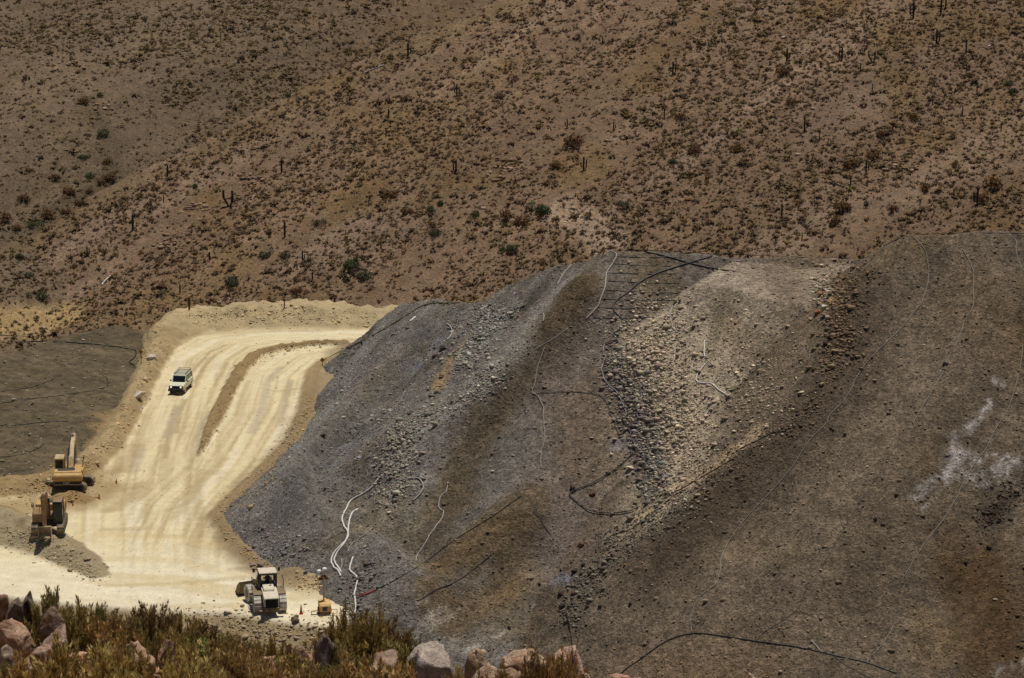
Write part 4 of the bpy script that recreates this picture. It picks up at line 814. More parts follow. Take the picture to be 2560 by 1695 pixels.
def limb_round(bm, pts, rad, n=6):
    rings = []; pts = [Vector(p) for p in pts]
    for i, p in enumerate(pts):
        t = pts[min(i + 1, len(pts) - 1)] - pts[max(i - 1, 0)]; t = t.normalized() if t.length > 1e-6 else Vector((1, 0, 0)); a = t.cross(Vector((.1, .2, 1))).normalized(); b = t.cross(a)
        rings.append([bm.verts.new(p + (a * math.cos(k / n * 6.283) + b * math.sin(k / n * 6.283)) * rad) for k in range(n)])
    for r0, r1 in zip(rings, rings[1:]):
        for k in range(n): bm.faces.new((r0[k], r0[(k + 1) % n], r1[(k + 1) % n], r1[k]))
    bm.faces.new(rings[0][::-1]); bm.faces.new(rings[-1])
hose(A6((1780, 165), (1815, 190), (1790, 250), (1755, 300), (1745, 380), (1725, 450), (1690, 520), (1630, 585)), .07, M_hg, 'pale grey hose running down from the left corner of the heap crest')
hose(A6((1520, 640), (1420, 710), (1330, 760), (1280, 800)), .035, M_hf, 'faint grey hose below the crest corner hose')
hose(B1((530, 180), (420, 210), (300, 245), (200, 275), (100, 310), (0, 362)) + A6((1890, 420), (1820, 470), (1795, 520), (1850, 585), (1880, 605), (1870, 630), (1800, 670), (1800, 690)), .075, M_hd, 'dark grey hose snaking from the crest down through the drip lines', up=.05)
hose(A6((1815, 715), (1740, 745), (1735, 790), (1750, 820), (1735, 870), (1730, 910), (1760, 980), (1820, 1030), (1850, 1090), (1880, 1160), (1875, 1190), (1865, 1225), (1895, 1270), (1910, 1330), (1935, 1390), (1910, 1420)) + A7((2050, 200), (1900, 290), (1760, 350), (1755, 380), (1830, 440), (1900, 480), (2010, 490), (2130, 480), (2200, 450)), .07, M_hd, 'long dark hose winding down beside the pale slope and looping below it', up=.12)
hose(A6((1742, 742), (1732, 790), (1747, 820), (1731, 870), (1726, 910), (1755, 980), (1812, 1030), (1845, 1090), (1874, 1160), (1870, 1190)), .05, M_hg, 'pale hose twinned with the upper part of the long dark hose', up=.12)
hose(A6((1295, 1045), (1400, 1035), (1530, 1030), (1660, 1040), (1730, 1065), (1765, 1110), (1775, 1150), (1790, 1190), (1810, 1240), (1835, 1310)), .04, M_hd, 'thin dark hose crossing the middle face and curving down', up=.05)
hose(A6((1375, 765), (1350, 830), (1330, 900), (1320, 980), (1295, 1040), (1330, 1055), (1365, 1120), (1370, 1200), (1375, 1260), (1375, 1330), (1355, 1400), (1350, 1500)), .04, M_hf, 'thin grey hose running straight down the middle face', up=.09)
hose(A7((1530, 400), (1515, 480), (1550, 510), (1580, 570), (1625, 630), (1640, 660)), .045, M_hd, 'short dark hose with a kink low on the middle face')
hose(A6((1020, 465), (960, 482), (830, 487), (700, 487), (610, 512), (500, 582), (350, 672), (200, 747), (20, 837)), .06, M_hy, 'mustard coloured hose following the shoulder of the left lobe down to the road', up=.05)
hose(A6((1910, 157)) + B1((0, 168), (100, 187), (200, 212), (320, 247), (450, 277), (545, 292)), .1, M_hb, 'thick black pipe lying across the drip lines below the crest', 'pipe', 'pipe')
hose(A6((1770, 168), (1900, 162), (2205, 168)) + B1((250, 180), (420, 186), (650, 190), (900, 203), (1100, 210), (1290, 213)), .05, M_hb, 'thin black pipe along the middle crest of the heap', 'pipe', 'pipe')
hose(B1((1500, 140), (1600, 86), (1670, 68), (1900, 58), (2150, 56), (2400, 62)), .05, M_hb, 'thin black pipe along the highest crest at the right', 'pipe', 'pipe')
hose(B1((1670, 70), (1720, 120), (1765, 175), (1775, 240), (1778, 300), (1770, 390), (1740, 480), (1680, 560), (1600, 660), (1500, 750), (1420, 830), (1365, 900), (1320, 980), (1270, 1080), (1180, 1170), (1140, 1240), (1060, 1320)) + B2((1000, 70), (940, 170), (880, 240), (800, 330), (730, 400), (640, 500), (580, 580), (530, 660), (500, 740), (490, 820), (470, 890), (380, 960), (330, 1040), (310, 1120), (320, 1190)), .028, M_hf, 'long thin hose down the left side of the right slope', up=.05)
hose(B1((1990, 160), (2030, 230), (2055, 300), (2055, 420), (2050, 520), (2000, 600), (1985, 660), (1940, 760), (1900, 830), (1865, 930), (1800, 1030), (1750, 1120), (1680, 1240)), .03, M_hf, 'upper thin hose down the middle of the right slope', up=.05)
hose(B2((1580, 40), (1500, 150), (1460, 230), (1390, 330), (1330, 430), (1290, 490), (1240, 580), (1190, 670), (1120, 790), (1090, 850), (1010, 950), (980, 1030), (920, 1090), (820, 1150), (760, 1190), (715, 1250), (690, 1310), (690, 1400)), .028, M_hd, 'lower thin hose down the middle of the right slope to the bottom pipe')
hose(B1((2280, 70), (2320, 110), (2320, 170), (2350, 260), (2390, 320)), .035, M_hf, 'short thin hose in the upper right corner of the heap')
hose(B1((2360, 760), (2340, 920), (2300, 1050), (2270, 1140), (2180, 1290)) + B2((2140, 50), (2040, 180), (1980, 300), (1930, 400), (1850, 520), (1750, 650), (1680, 760), (1630, 850)), .028, M_hf, 'thin hose running past the white salt stains on the right slope', up=.05)
hose(B2((1560, 1150), (1510, 1240), (1420, 1340), (1400, 1370)), .035, M_hf, 'short thin hose meeting the bottom pipe near its right end')
hose(A7((2060, 1560), (2130, 1500), (2250, 1420)) + B2((0, 1350), (60, 1310), (150, 1250), (230, 1215), (330, 1195), (420, 1198), (600, 1225), (800, 1255), (1000, 1285), (1180, 1325), (1400, 1375), (1580, 1440)), .065, M_hb, 'thick black pipe curving across the bottom of the right slope', 'pipe', 'pipe')
hose(B2((1190, 1330), (1260, 1380), (1350, 1435), (1420, 1468)), .04, M_hd, 'thin branch hose below the bottom black pipe'); hose(B2((1055, 1235), (1085, 1265), (1110, 1300)), .05, M_hg, 'stub of pale hose above the bottom black pipe')
hose(B1((920, 1280), (820, 1290), (700, 1350), (590, 1402)) + B2((640, 72), (520, 150), (380, 230), (280, 290), (200, 330), (90, 395)), .07, M_hb, 'black pipe along the lower edge of the pale slope', 'pipe', 'pipe')
hose(B2((290, 300), (190, 355), (100, 440), (20, 500)) + A7((2280, 480), (2150, 590), (2040, 620), (1990, 660)), .055, M_hd, 'dark hose below the pipe at the foot of the pale slope'); hose(A7((2020, 590), (1975, 630), (1940, 690)), .06, M_hd, 'short dark hose end at the lower tip of the pale slope')
hose(A7((1435, 365), (1340, 430), (1230, 510), (1100, 590), (960, 680), (830, 780), (690, 870), (560, 945), (470, 985)), .055, M_hb, 'straight black pipe slanting down the lower middle face', 'pipe', 'pipe')
hose(A7((470, 988), (420, 1012), (350, 1032)), .09, M_hr, 'red pipe end joined to the slanting black pipe', 'pipe', 'pipe')
hose(A7((1250, 742), (1100, 862), (1000, 932), (850, 1002), (750, 1062)), .05, M_hb, 'thin black hose parallel below the slanting pipe')  # black tube added for a dark shading edge, not a hose
hose(A7((490, 255), (450, 310), (380, 360), (310, 400), (270, 470), (250, 520), (265, 570), (290, 610), (285, 650), (240, 700), (195, 750), (180, 800), (195, 840), (225, 860), (240, 900)), .08, M_hw, 'long white hose swinging down to the light tower corner')
hose(A7((360, 455), (320, 480), (295, 540), (290, 620), (265, 680), (220, 740), (200, 790), (215, 830), (250, 870)), .08, M_hw, 'white hose inside the bend of the long white hose')
hose(A7((450, 580), (380, 640), (310, 690), (290, 740)), .06, M_hg, 'grey hose right of the two white hoses'); hose(A7((325, 770), (300, 840), (310, 870), (350, 910), (345, 960), (330, 1020), (340, 1080), (335, 1150)), .08, M_hw, 'white hose hanging over the edge right of the light tower'); hose(A7((250, 780), (248, 830), (235, 870)), .05, M_hg, 'short grey hose end beside the white hoses')
hose(A7((620, 275), (680, 260), (750, 258), (785, 300), (770, 350), (720, 405)), .07, M_hg, 'pale hose bent like a walking stick handle on the left rubble', up=.05); hose(A7((945, 280), (935, 340), (900, 370), (885, 420), (895, 455), (920, 475), (905, 520), (860, 580), (820, 640), (780, 710), (745, 760), (735, 800)), .055, M_hg, 'pale wavy hose left of the slanting black pipe')
hose(A6((1540, 250), (1490, 310), (1455, 370)), .06, M_hg, 'short pale hose under the left crest shoulder'); hose(A6((780, 610), (805, 640), (810, 670), (775, 715)), .08, M_hg, 'short curved pale hose on the left lobe'); hose(A6((1368, 550), (1370, 580), (1365, 600)), .06, M_hg, 'tiny pale hose end on the ochre strip')
hose(B1((200, 500), (190, 570), (200, 640), (250, 680)), .05, M_hg, 'faint pale hose at the top of the pale slope'); hose(B1((400, 720), (395, 780), (405, 828)), .06, M_hw, 'short upright white hose on the pale slope'); hose(B1((425, 845), (380, 890), (345, 950), (360, 980), (440, 985), (480, 1020), (550, 1060)), .06, M_hw, 'white hose with a sharp bend on the pale slope')
hose(A6((525, 1015), (480, 1100), (400, 1180), (300, 1270), (200, 1350), (100, 1450), (100, 1520)), .04, M_hf, 'thin grey hose down the lower left lobe')
GL = 'hoses on the dark lobe'
hose(A1((140, 275), (250, 270), (400, 277), (550, 287), (680, 302), (770, 317), (810, 332), (795, 370), (765, 395), (800, 415)), .09, M_hb, 'black pipe crossing the dark lobe to the road berm', 'pipe', 'pipe', GL)
hose(A1((-40, 575), (100, 555), (200, 540), (330, 490)), .045, M_hb, 'thin black hose upper left on the dark lobe', group=GL); hose(A1((-40, 645), (200, 610), (380, 590), (560, 560), (640, 535), (630, 480)), .05, M_hb, 'long thin black hose across the middle of the dark lobe', group=GL); hose(A1((-40, 770), (60, 772), (180, 760), (300, 748), (400, 745)), .06, M_hd, 'shiny dark hose on the lower dark lobe', group=GL); hose(A1((-40, 960), (120, 945), (220, 910), (260, 880)), .05, M_hb, 'lowest black hose on the dark lobe', group=GL); hose(A1((-40, 232), (50, 235), (220, 243)), .05, M_hb, 'black hose at the top edge of the dark lobe', group=GL)
for j, (a, b) in enumerate([((1800, 200), (2205, 205)), ((1790, 245), (2150, 258)), ((1760, 300), (2180, 305)), ((1760, 350), (2205, 365)), ((1750, 405), (2205, 425)), ((1740, 460), (2190, 470)), ((1700, 512), (2140, 520)), ((1680, 575), (2050, 575))]):
    m_ = ((a[0] + b[0]) / 2, (a[1] + b[1]) / 2 + 3); hose(A6(a, m_, b), .045, M_hb, ['highest', 'second highest', 'third from the top', 'fourth from the top', 'fifth from the top', 'sixth from the top', 'second lowest', 'lowest'][j] + ' of the level black drip lines under the heap crest', 'drip_line', 'drip line', 'level drip lines')
hose(R6((668, 825), (695, 795), (725, 765)), .11, M_hw, 'white pipe length lying on the hillside above the dark lobe', 'pipe', 'pipe', None, surfs=[hill]); hose(R4((20, 480), (90, 452), (155, 427)), .09, M_hg, 'pale pipe lying on the hillside near the spur edge', 'pipe', 'pipe', None, surfs=[hill])
hose(A6((552, 600), (586, 572)), .1, M_hw, 'short white pipe piece on the left lobe', 'pipe', 'pipe')

# ------------------------------------------------------------------ machines
YEL = srgb(186, 142, 68); DUST = srgb(205, 190, 160)
M_yel = mat('machine_yellow', YEL * .9, .5, dust=DUST, dustamt=.2); M_yeld = mat('dusty_yellow', srgb(150, 120, 70), .6, dust=DUST, dustamt=.4); M_dark = mat('dark_steel', (.03, .028, .026), .6, dust=(.2, .17, .13), dustamt=.12); M_track = mat('track_steel', srgb(80, 68, 54), .8, dust=DUST, dustamt=.22); M_rub_t = mat('tyre_rubber', srgb(150, 142, 128), .9, dust=srgb(205, 198, 184), dustamt=.6)
M_glass = mat('machine_glass', (.01, .012, .013), .1, var=.05, spec=.3); M_cream = mat('cream_paint', srgb(206, 206, 182), .35, dust=DUST, dustamt=.25); M_black = mat('black_plastic', (.015, .013, .013), .6); M_ltyre = mat('dark_tyre', (.025, .023, .021), .9, dust=DUST, dustamt=.1)
M_lamp = mat('lit_headlight', (.9, .85, .7), .2, var=.02, emit=((1, .86, .6), .9)); M_white = mat('white_paint', (.8, .8, .78), .5, var=.06); M_red = mat('red_plastic', srgb(165, 58, 44), .5); M_steel = mat('chrome_rod', (.5, .5, .5), .25, metal=.9)
def box(bm, c, s, rot=None):
    m = Matrix.Translation(c) @ (rot or Matrix.Identity(4)) @ Matrix.Diagonal((*s, 1)); bmesh.ops.create_cube(bm, size=1, matrix=m)
def prism(bm, pts, x0, x1, axis='x', inset=0.0):
    """outline in (y,z) pulled along x"""
    a = [bm.verts.new((x0, y, z)) for y, z in pts]; b = [bm.verts.new((x1, y, z)) for y, z in pts]; n = len(pts)
    for i in range(n): bm.faces.new((a[i], a[(i + 1) % n], b[(i + 1) % n], b[i]))
    bm.faces.new(a[::-1]); bm.faces.new(b)
def cyl(bm, p0, p1, r0, r1=None, n=20):
    p0 = Vector(p0); p1 = Vector(p1); d = p1 - p0; q = d.to_track_quat('Z', 'Y').to_matrix().to_4x4()
    bmesh.ops.create_cone(bm, cap_ends=True, segments=n, radius1=r0, radius2=r0 if r1 is None else r1, depth=d.length, matrix=Matrix.Translation((p0 + p1) / 2) @ q)
def part(name, mtl, parent, fn, bev=0.0, label=None):
    bm = bmesh.new(); fn(bm); o = link(name, bm_mesh(name, bm, mtl, bev), parent)
    if label: o['label'] = label
    return o
def wheel(parent, x, y, r, wd, tyre_m, rim_m, name='wheel', steer=0.0):
    s = 1 if x > 0 else -1
    t = part(name, tyre_m, parent, lambda bm: [cyl(bm, (-wd / 2, 0, 0), (wd / 2, 0, 0), r, n=28)] + [box(bm, (0, math.cos(a) * r, math.sin(a) * r), (wd * .98, r * .1, r * .07), Matrix.Rotation(a, 4, 'X')) for a in np.arange(0, 6.28, .393)], .02 * r)
    t.location = (x, y, r); t.rotation_euler = (0, 0, steer)
    part('rim', rim_m, t, lambda bm: [cyl(bm, (s * wd * .35, 0, 0), (s * wd * .52, 0, 0), r * .55, n=20), cyl(bm, (s * wd * .5, 0, 0), (s * wd * .56, 0, 0), r * .2, n=12)], .01)
    return t
def tracks(parent, L, gauge, wd, hgt, mtl):
    for s in (-1, 1):
        r = hgt / 2; pts = [(y, z) for y, z in [(L / 2 - r + r * math.cos(a), r + r * math.sin(a)) for a in np.linspace(-1.57, 1.57, 9)] + [(-L / 2 + r + r * math.cos(a), r + r * math.sin(a)) for a in np.linspace(1.57, 4.71, 9)]]
        x = s * gauge / 2
        def shoe(bm):
            prism(bm, pts, x - wd / 2, x + wd / 2)
            for k in np.linspace(-L / 2 + r, L / 2 - r, 15):
                for z in (hgt + .015, .0): box(bm, (x, k, z), (wd * 1.02, .06, .05))
            for e, yy in ((1, L / 2 - r), (-1, -L / 2 + r)):
                for a in np.linspace(-1.2, 1.2, 5): box(bm, (x, yy + e * math.cos(a) * r, r + math.sin(a) * r), (wd * 1.02, .05, .06), Matrix.Rotation(e * a, 4, 'X'))
        t = part('track', mtl, parent, shoe, 0)
        part('track_frame', M_dark, t, lambda bm: [box(bm, (x + s * wd * .3, 0, hgt * .5), (wd * .5, L - hgt * 1.1, hgt * .5))] + [cyl(bm, (x - wd * .55, yy, hgt / 2), (x + wd * .55, yy, hgt / 2), r * .62, n=16) for yy in (-L / 2 + r, L / 2 - r)] + [cyl(bm, (x - wd * .53, yy, hgt * .24), (x + wd * .53, yy, hgt * .24), .1, n=10) for yy in np.linspace(-L / 2 + r * 2, L / 2 - r * 2, 6)], 0)
def arm_plate(bm, pts, wd, x=0.0):
    """box girder along (y,z,depth) stations"""
    n = len(pts); rg = []
    for i, (y, z, dp) in enumerate(pts):
        a = Vector((pts[min(i + 1, n - 1)][0] - pts[max(i - 1, 0)][0], pts[min(i + 1, n - 1)][1] - pts[max(i - 1, 0)][1])).normalized(); nx = Vector((-a.y, a.x)) * dp / 2
        rg.append([bm.verts.new((x + sx * wd / 2, y + sg * nx.x, z + sg * nx.y)) for sx, sg in ((-1, -1), (1, -1), (1, 1), (-1, 1))])
    for r0, r1 in zip(rg, rg[1:]):
        for k in range(4): bm.faces.new((r0[k], r0[(k + 1) % 4], r1[(k + 1) % 4], r1[k]))
    bm.faces.new(rg[0][::-1]); bm.faces.new(rg[-1])
def text_mesh(body, size, depth):
    cu = bpy.data.curves.new('lettering', 'FONT'); cu.body = body; cu.size = size; cu.extrude = depth; cu.align_x = 'CENTER'; cu.align_y = 'CENTER'
    t = bpy.data.objects.new('lettering', cu); col.objects.link(t); dg = bpy.context.evaluated_depsgraph_get(); me = bpy.data.meshes.new_from_object(t.evaluated_get(dg)); bpy.data.objects.remove(t); bpy.data.curves.remove(cu); return me
def excavator(loc, rz, track_rot, boom, arm, bucket, label, hue, lettering):
    root = empty('excavator', loc, rz, label=label, cat='excavator', group='tracked excavators beside the haul road')
    und = empty('undercarriage', (0, 0, 0)); und.parent = root
    # the undercarriage itself: a cross frame mesh that carries both tracks
    und_me = bmesh.new(); box(und_me, (0, 0, .62), (2.0, 1.5, .45)); cyl(und_me, (0, 0, .8), (0, 0, 1.12), .75, n=24)
    u = link('car_body', bm_mesh('car_body', und_me, M_dark, .03), root); bpy.data.objects.remove(und); u.rotation_euler = (0, 0, track_rot)
    tracks(u, 4.4, 2.4, .62, .95, M_track)
    part('deck', hue, root, lambda bm: [box(bm, (-.95, -.55, 1.55), (.95, 2.3, .85)), box(bm, (0, .5, 1.35), (2.8, 2.6, .42)), box(bm, (.95, .95, 1.72), (.9, 1.2, .6))], .05)
    part('engine_hood', M_yel, root, lambda bm: prism(bm, [(.75, 1.55), (.75, 2.15), (1.0, 2.28), (1.95, 2.28), (2.05, 2.1), (2.05, 1.55)], -1.35, 1.35), .05)
    part('hood_grille', M_dark, root, lambda bm: [box(bm, (.15, 1.35, 2.3), (1.7, .75, .05)), box(bm, (-.3, 1.0, 2.32), (.5, .3, .08))], .01)
    part('counterweight', hue, root, lambda bm: [prism(bm, [(1.6, 1.3), (1.6, 2.12), (2.3, 2.12), (2.52, 1.95), (2.5, 1.55), (2.35, 1.3)], -1.42, 1.42)], .09)
    cwl = part('counterweight_base', M_dark, root, lambda bm: [prism(bm, [(1.5, .98), (1.5, 1.3), (2.38, 1.3), (2.2, .98)], -1.3, 1.3)], .05)
    part('skirt', M_yeld, root, lambda bm: [box(bm, (0, 1.9, .98), (2.7, .8, .08))], .02)
    if lettering:
        me = text_mesh('CAT', .34, .01); me.materials.clear(); me.materials.append(M_white); o = link('lettering', me, cwl); o.location = (0.1, 2.36, 1.15); o.rotation_euler = (R(90), 0, R(180))
    cab = part('cab', M_yel if lettering else M_dark, root, lambda bm: [box(bm, (.95, -.7, 1.3), (.9, 1.7, .5))] + [box(bm, (.95 + sx * .41, y, 2.2), (.08, .08, 1.6)) for sx in (-1, 1) for y in (-1.5, -.6, .1)] + [box(bm, (.95, -.7, 3.02), (.94, 1.72, .09))], .02)
    part('cab_glass', M_glass, cab, lambda bm: [box(bm, (.95, -.7, 2.2), (.84, 1.58, 1.52)), box(bm, (.95, -1.555, 2.08), (.8, .03, 1.7))], .01)
    part('cab_roof', M_yeld if lettering else hue, cab, lambda bm: [prism(bm, [(-1.5, 3.06), (-1.35, 3.13), (.05, 3.13), (.12, 3.06)], .52, 1.38)], .02)
    part('handrail', M_dark, root, lambda bm: [limb_round(bm, [(-1.35, -1.5, 1.9), (-1.35, -1.5, 2.7), (-1.35, -.6, 2.7), (-1.35, -.6, 1.9)], .03), limb_round(bm, [(-.7, -1.5, 1.9), (-.7, -1.5, 2.7), (-1.35, -1.5, 2.7)], .03)], 0)
    part('mirror', M_black, root, lambda bm: [box(bm, (-1.42, -1.5, 2.75), (.08, .2, .34)), box(bm, (1.48, -1.5, 2.6), (.08, .2, .34))], .02)
    b = part('boom', M_yeld if lettering else hue, root, lambda bm: arm_plate(bm, boom, .5, -.12), .02)
    part('boom_cylinder', M_dark, b, lambda bm: [cyl(bm, (-.12 + sx * .34, -1.3, 1.3), (-.12 + sx * .34, boom[2][0], boom[2][1] - .1), .09, n=12) for sx in (-1, 1)], 0)
    part('boom_hose', M_black, b, lambda bm: limb_round(bm, [(-.12 + .2, p[0], p[1] + p[2] * .5 + .07) for p in boom], .05), 0)
    a = part('stick', M_yeld if lettering else hue, root, lambda bm: arm_plate(bm, arm, .38, -.12), .02)
    part('stick_cylinder', M_steel, a, lambda bm: cyl(bm, (-.12, boom[-2][0], boom[-2][1] + .55), (-.12, arm[0][0], arm[0][1] + .35), .07, n=12), 0)
    by, bz, ang = bucket
    bo = part('bucket', M_yeld, root, lambda bm: [prism(bm, [(0, .5), (.35, .45), (.55, .1), (.45, -.35), (.05, -.55), (-.5, -.5), (-.5, -.42), (0, -.45), (.32, -.28), (.4, .08), (.25, .32), (0, .38)], -.7, .46), box(bm, (-.7, .02, -.05), (.04, .85, .75)), box(bm, (.46, .02, -.05), (.04, .85, .75))], .01)
    bo.location = (0, by, bz); bo.rotation_euler = (ang, 0, 0)
    part('teeth', M_track, bo, lambda bm: [box(bm, (-.6 + k * .24, -.58, -.47), (.1, .22, .08)) for k in range(5)], .01)
    return root
def ground(px, py): return hit(px, py, [pad])[0]
p = ground(172, 1222); excavator(p + np.array([0, .6, -.05]), R(184), R(-105), [(-.9, 1.7, .45), (-1.7, 2.6, .62), (-3.0, 3.4, .66), (-4.6, 3.75, .52), (-5.8, 3.6, .38)], [(-5.6, 4.0, .4), (-5.9, 3.5, .5), (-6.3, 2.3, .4), (-6.5, 1.3, .28)], (-6.4, .8, R(20)),
          'yellow tracked excavator seen from behind with its boom raised towards the dark lobe', M_yel, True)
M_ochre = mat('ochre_paint', srgb(116, 80, 40), .6, dust=DUST, dustamt=.15)
p = ground(122, 1325); excavator(p + np.array([0, .6, -.03]), R(3), R(0), [(-.9, 1.7, .5), (-1.4, 2.9, .65), (-2.0, 3.7, .7), (-2.7, 4.0, .55), (-3.3, 3.95, .4)], [(-3.1, 4.3, .4), (-3.25, 3.8, .5), (-3.2, 2.6, .4), (-3.1, 1.3, .3)], (-2.95, .62, R(0)),
          'ochre tracked excavator facing the camera with dark cab glass and bucket on the ground', M_ochre, False)

# four wheel drive
def suv(loc, rz):
    root = empty('off_road_car', loc, rz, label='cream off road car with roof rack driving down the haul road', cat='car')
    part('body', M_cream, root, lambda bm: [prism(bm, [(-2.15, .62), (-2.15, 1.0), (-2.05, 1.1), (-.95, 1.17), (2.15, 1.17), (2.2, .6), (1.9, .5), (-1.9, .5)], -.86, .86)], .05)
    part('cabin', M_cream, root, lambda bm: [box(bm, (sx * .74, y, 1.48), (.07, .1, .7), Matrix.Rotation(sx * -.12, 4, 'Y')) for sx in (-1, 1) for y in (-.1, .85, 2.08)] + [box(bm, (sx * .74, -.72, 1.48), (.07, .07, .78), Matrix.Rotation(-.55, 4, 'X')) for sx in (-1, 1)] + [box(bm, (0, 2.12, 1.2), (1.6, .08, .25))], .01)
    part('roof', M_cream, root, lambda bm: [prism(bm, [(-.55, 1.8), (-.4, 1.87), (2.05, 1.87), (2.15, 1.8)], -.74, .74)], .04)
    part('windscreen', M_glass, root, lambda bm: [prism(bm, [(-.93, 1.17), (-.5, 1.81), (-.44, 1.81), (-.85, 1.17)], -.72, .72)], 0)
    part('side_window', M_glass, root, lambda bm: [prism(bm, [(-.8, 1.18), (-.42, 1.8), (2.05, 1.8), (2.1, 1.18)], .70, .745)], 0); part('side_window', M_glass, root, lambda bm: [prism(bm, [(-.8, 1.18), (-.42, 1.8), (2.05, 1.8), (2.1, 1.18)], -.745, -.70)], 0)
    part('rear_window', M_glass, root, lambda bm: [box(bm, (0, 2.12, 1.55), (1.36, .03, .42))], 0)
    part('grille', M_black, root, lambda bm: [box(bm, (0, -2.17, .88), (1.64, .06, .26))] + [box(bm, (0, -2.21, .8 + k * .07), (.8, .02, .025)) for k in range(4)], .01)
    for s in (-1, 1):
        part('headlight', M_lamp, root, lambda bm: [cyl(bm, (s * .56, -2.19, .9), (s * .56, -2.24, .9), .1, .085, 18)], .005)
        part('mirror', M_black, root, lambda bm: [box(bm, (s * .98, -.72, 1.28), (.2, .08, .16))], .02)
        part('indicator', M_red, root, lambda bm: [box(bm, (s * .78, -2.2, .9), (.1, .04, .14))], .005, 'small orange indicator')
    part('bumper', M_black, root, lambda bm: [box(bm, (0, -2.28, .58), (1.76, .18, .26)), box(bm, (0, -2.05, .42), (1.3, .3, .22))], .03)
    part('rear_bumper', M_black, root, lambda bm: [box(bm, (0, 2.25, .56), (1.7, .14, .2))], .03)
    for x in (-.74, .74):
        for y in (-1.35, 1.35): wheel(root, x, y, .37, .24, M_ltyre, M_steel)
    part('roof_rack', M_dark, root, lambda bm: [limb_round(bm, [(-.66, -.4, z), (.66, -.4, z), (.66, 2.0, z), (-.66, 2.0, z), (-.66, -.4, z)], .022) for z in (1.95, 2.12)] + [limb_round(bm, [(-.66, y, 1.96), (.66, y, 1.96)], .022) for y in np.linspace(-.1, 1.7, 6)] + [limb_round(bm, [(sx * .66, y, 1.85), (sx * .66, y, 2.12)], .02) for sx in (-1, 1) for y in (-.4, .4, 1.2, 2.0)], 0)
    return root
p = ground(453, 975); suv(p, R(-9))

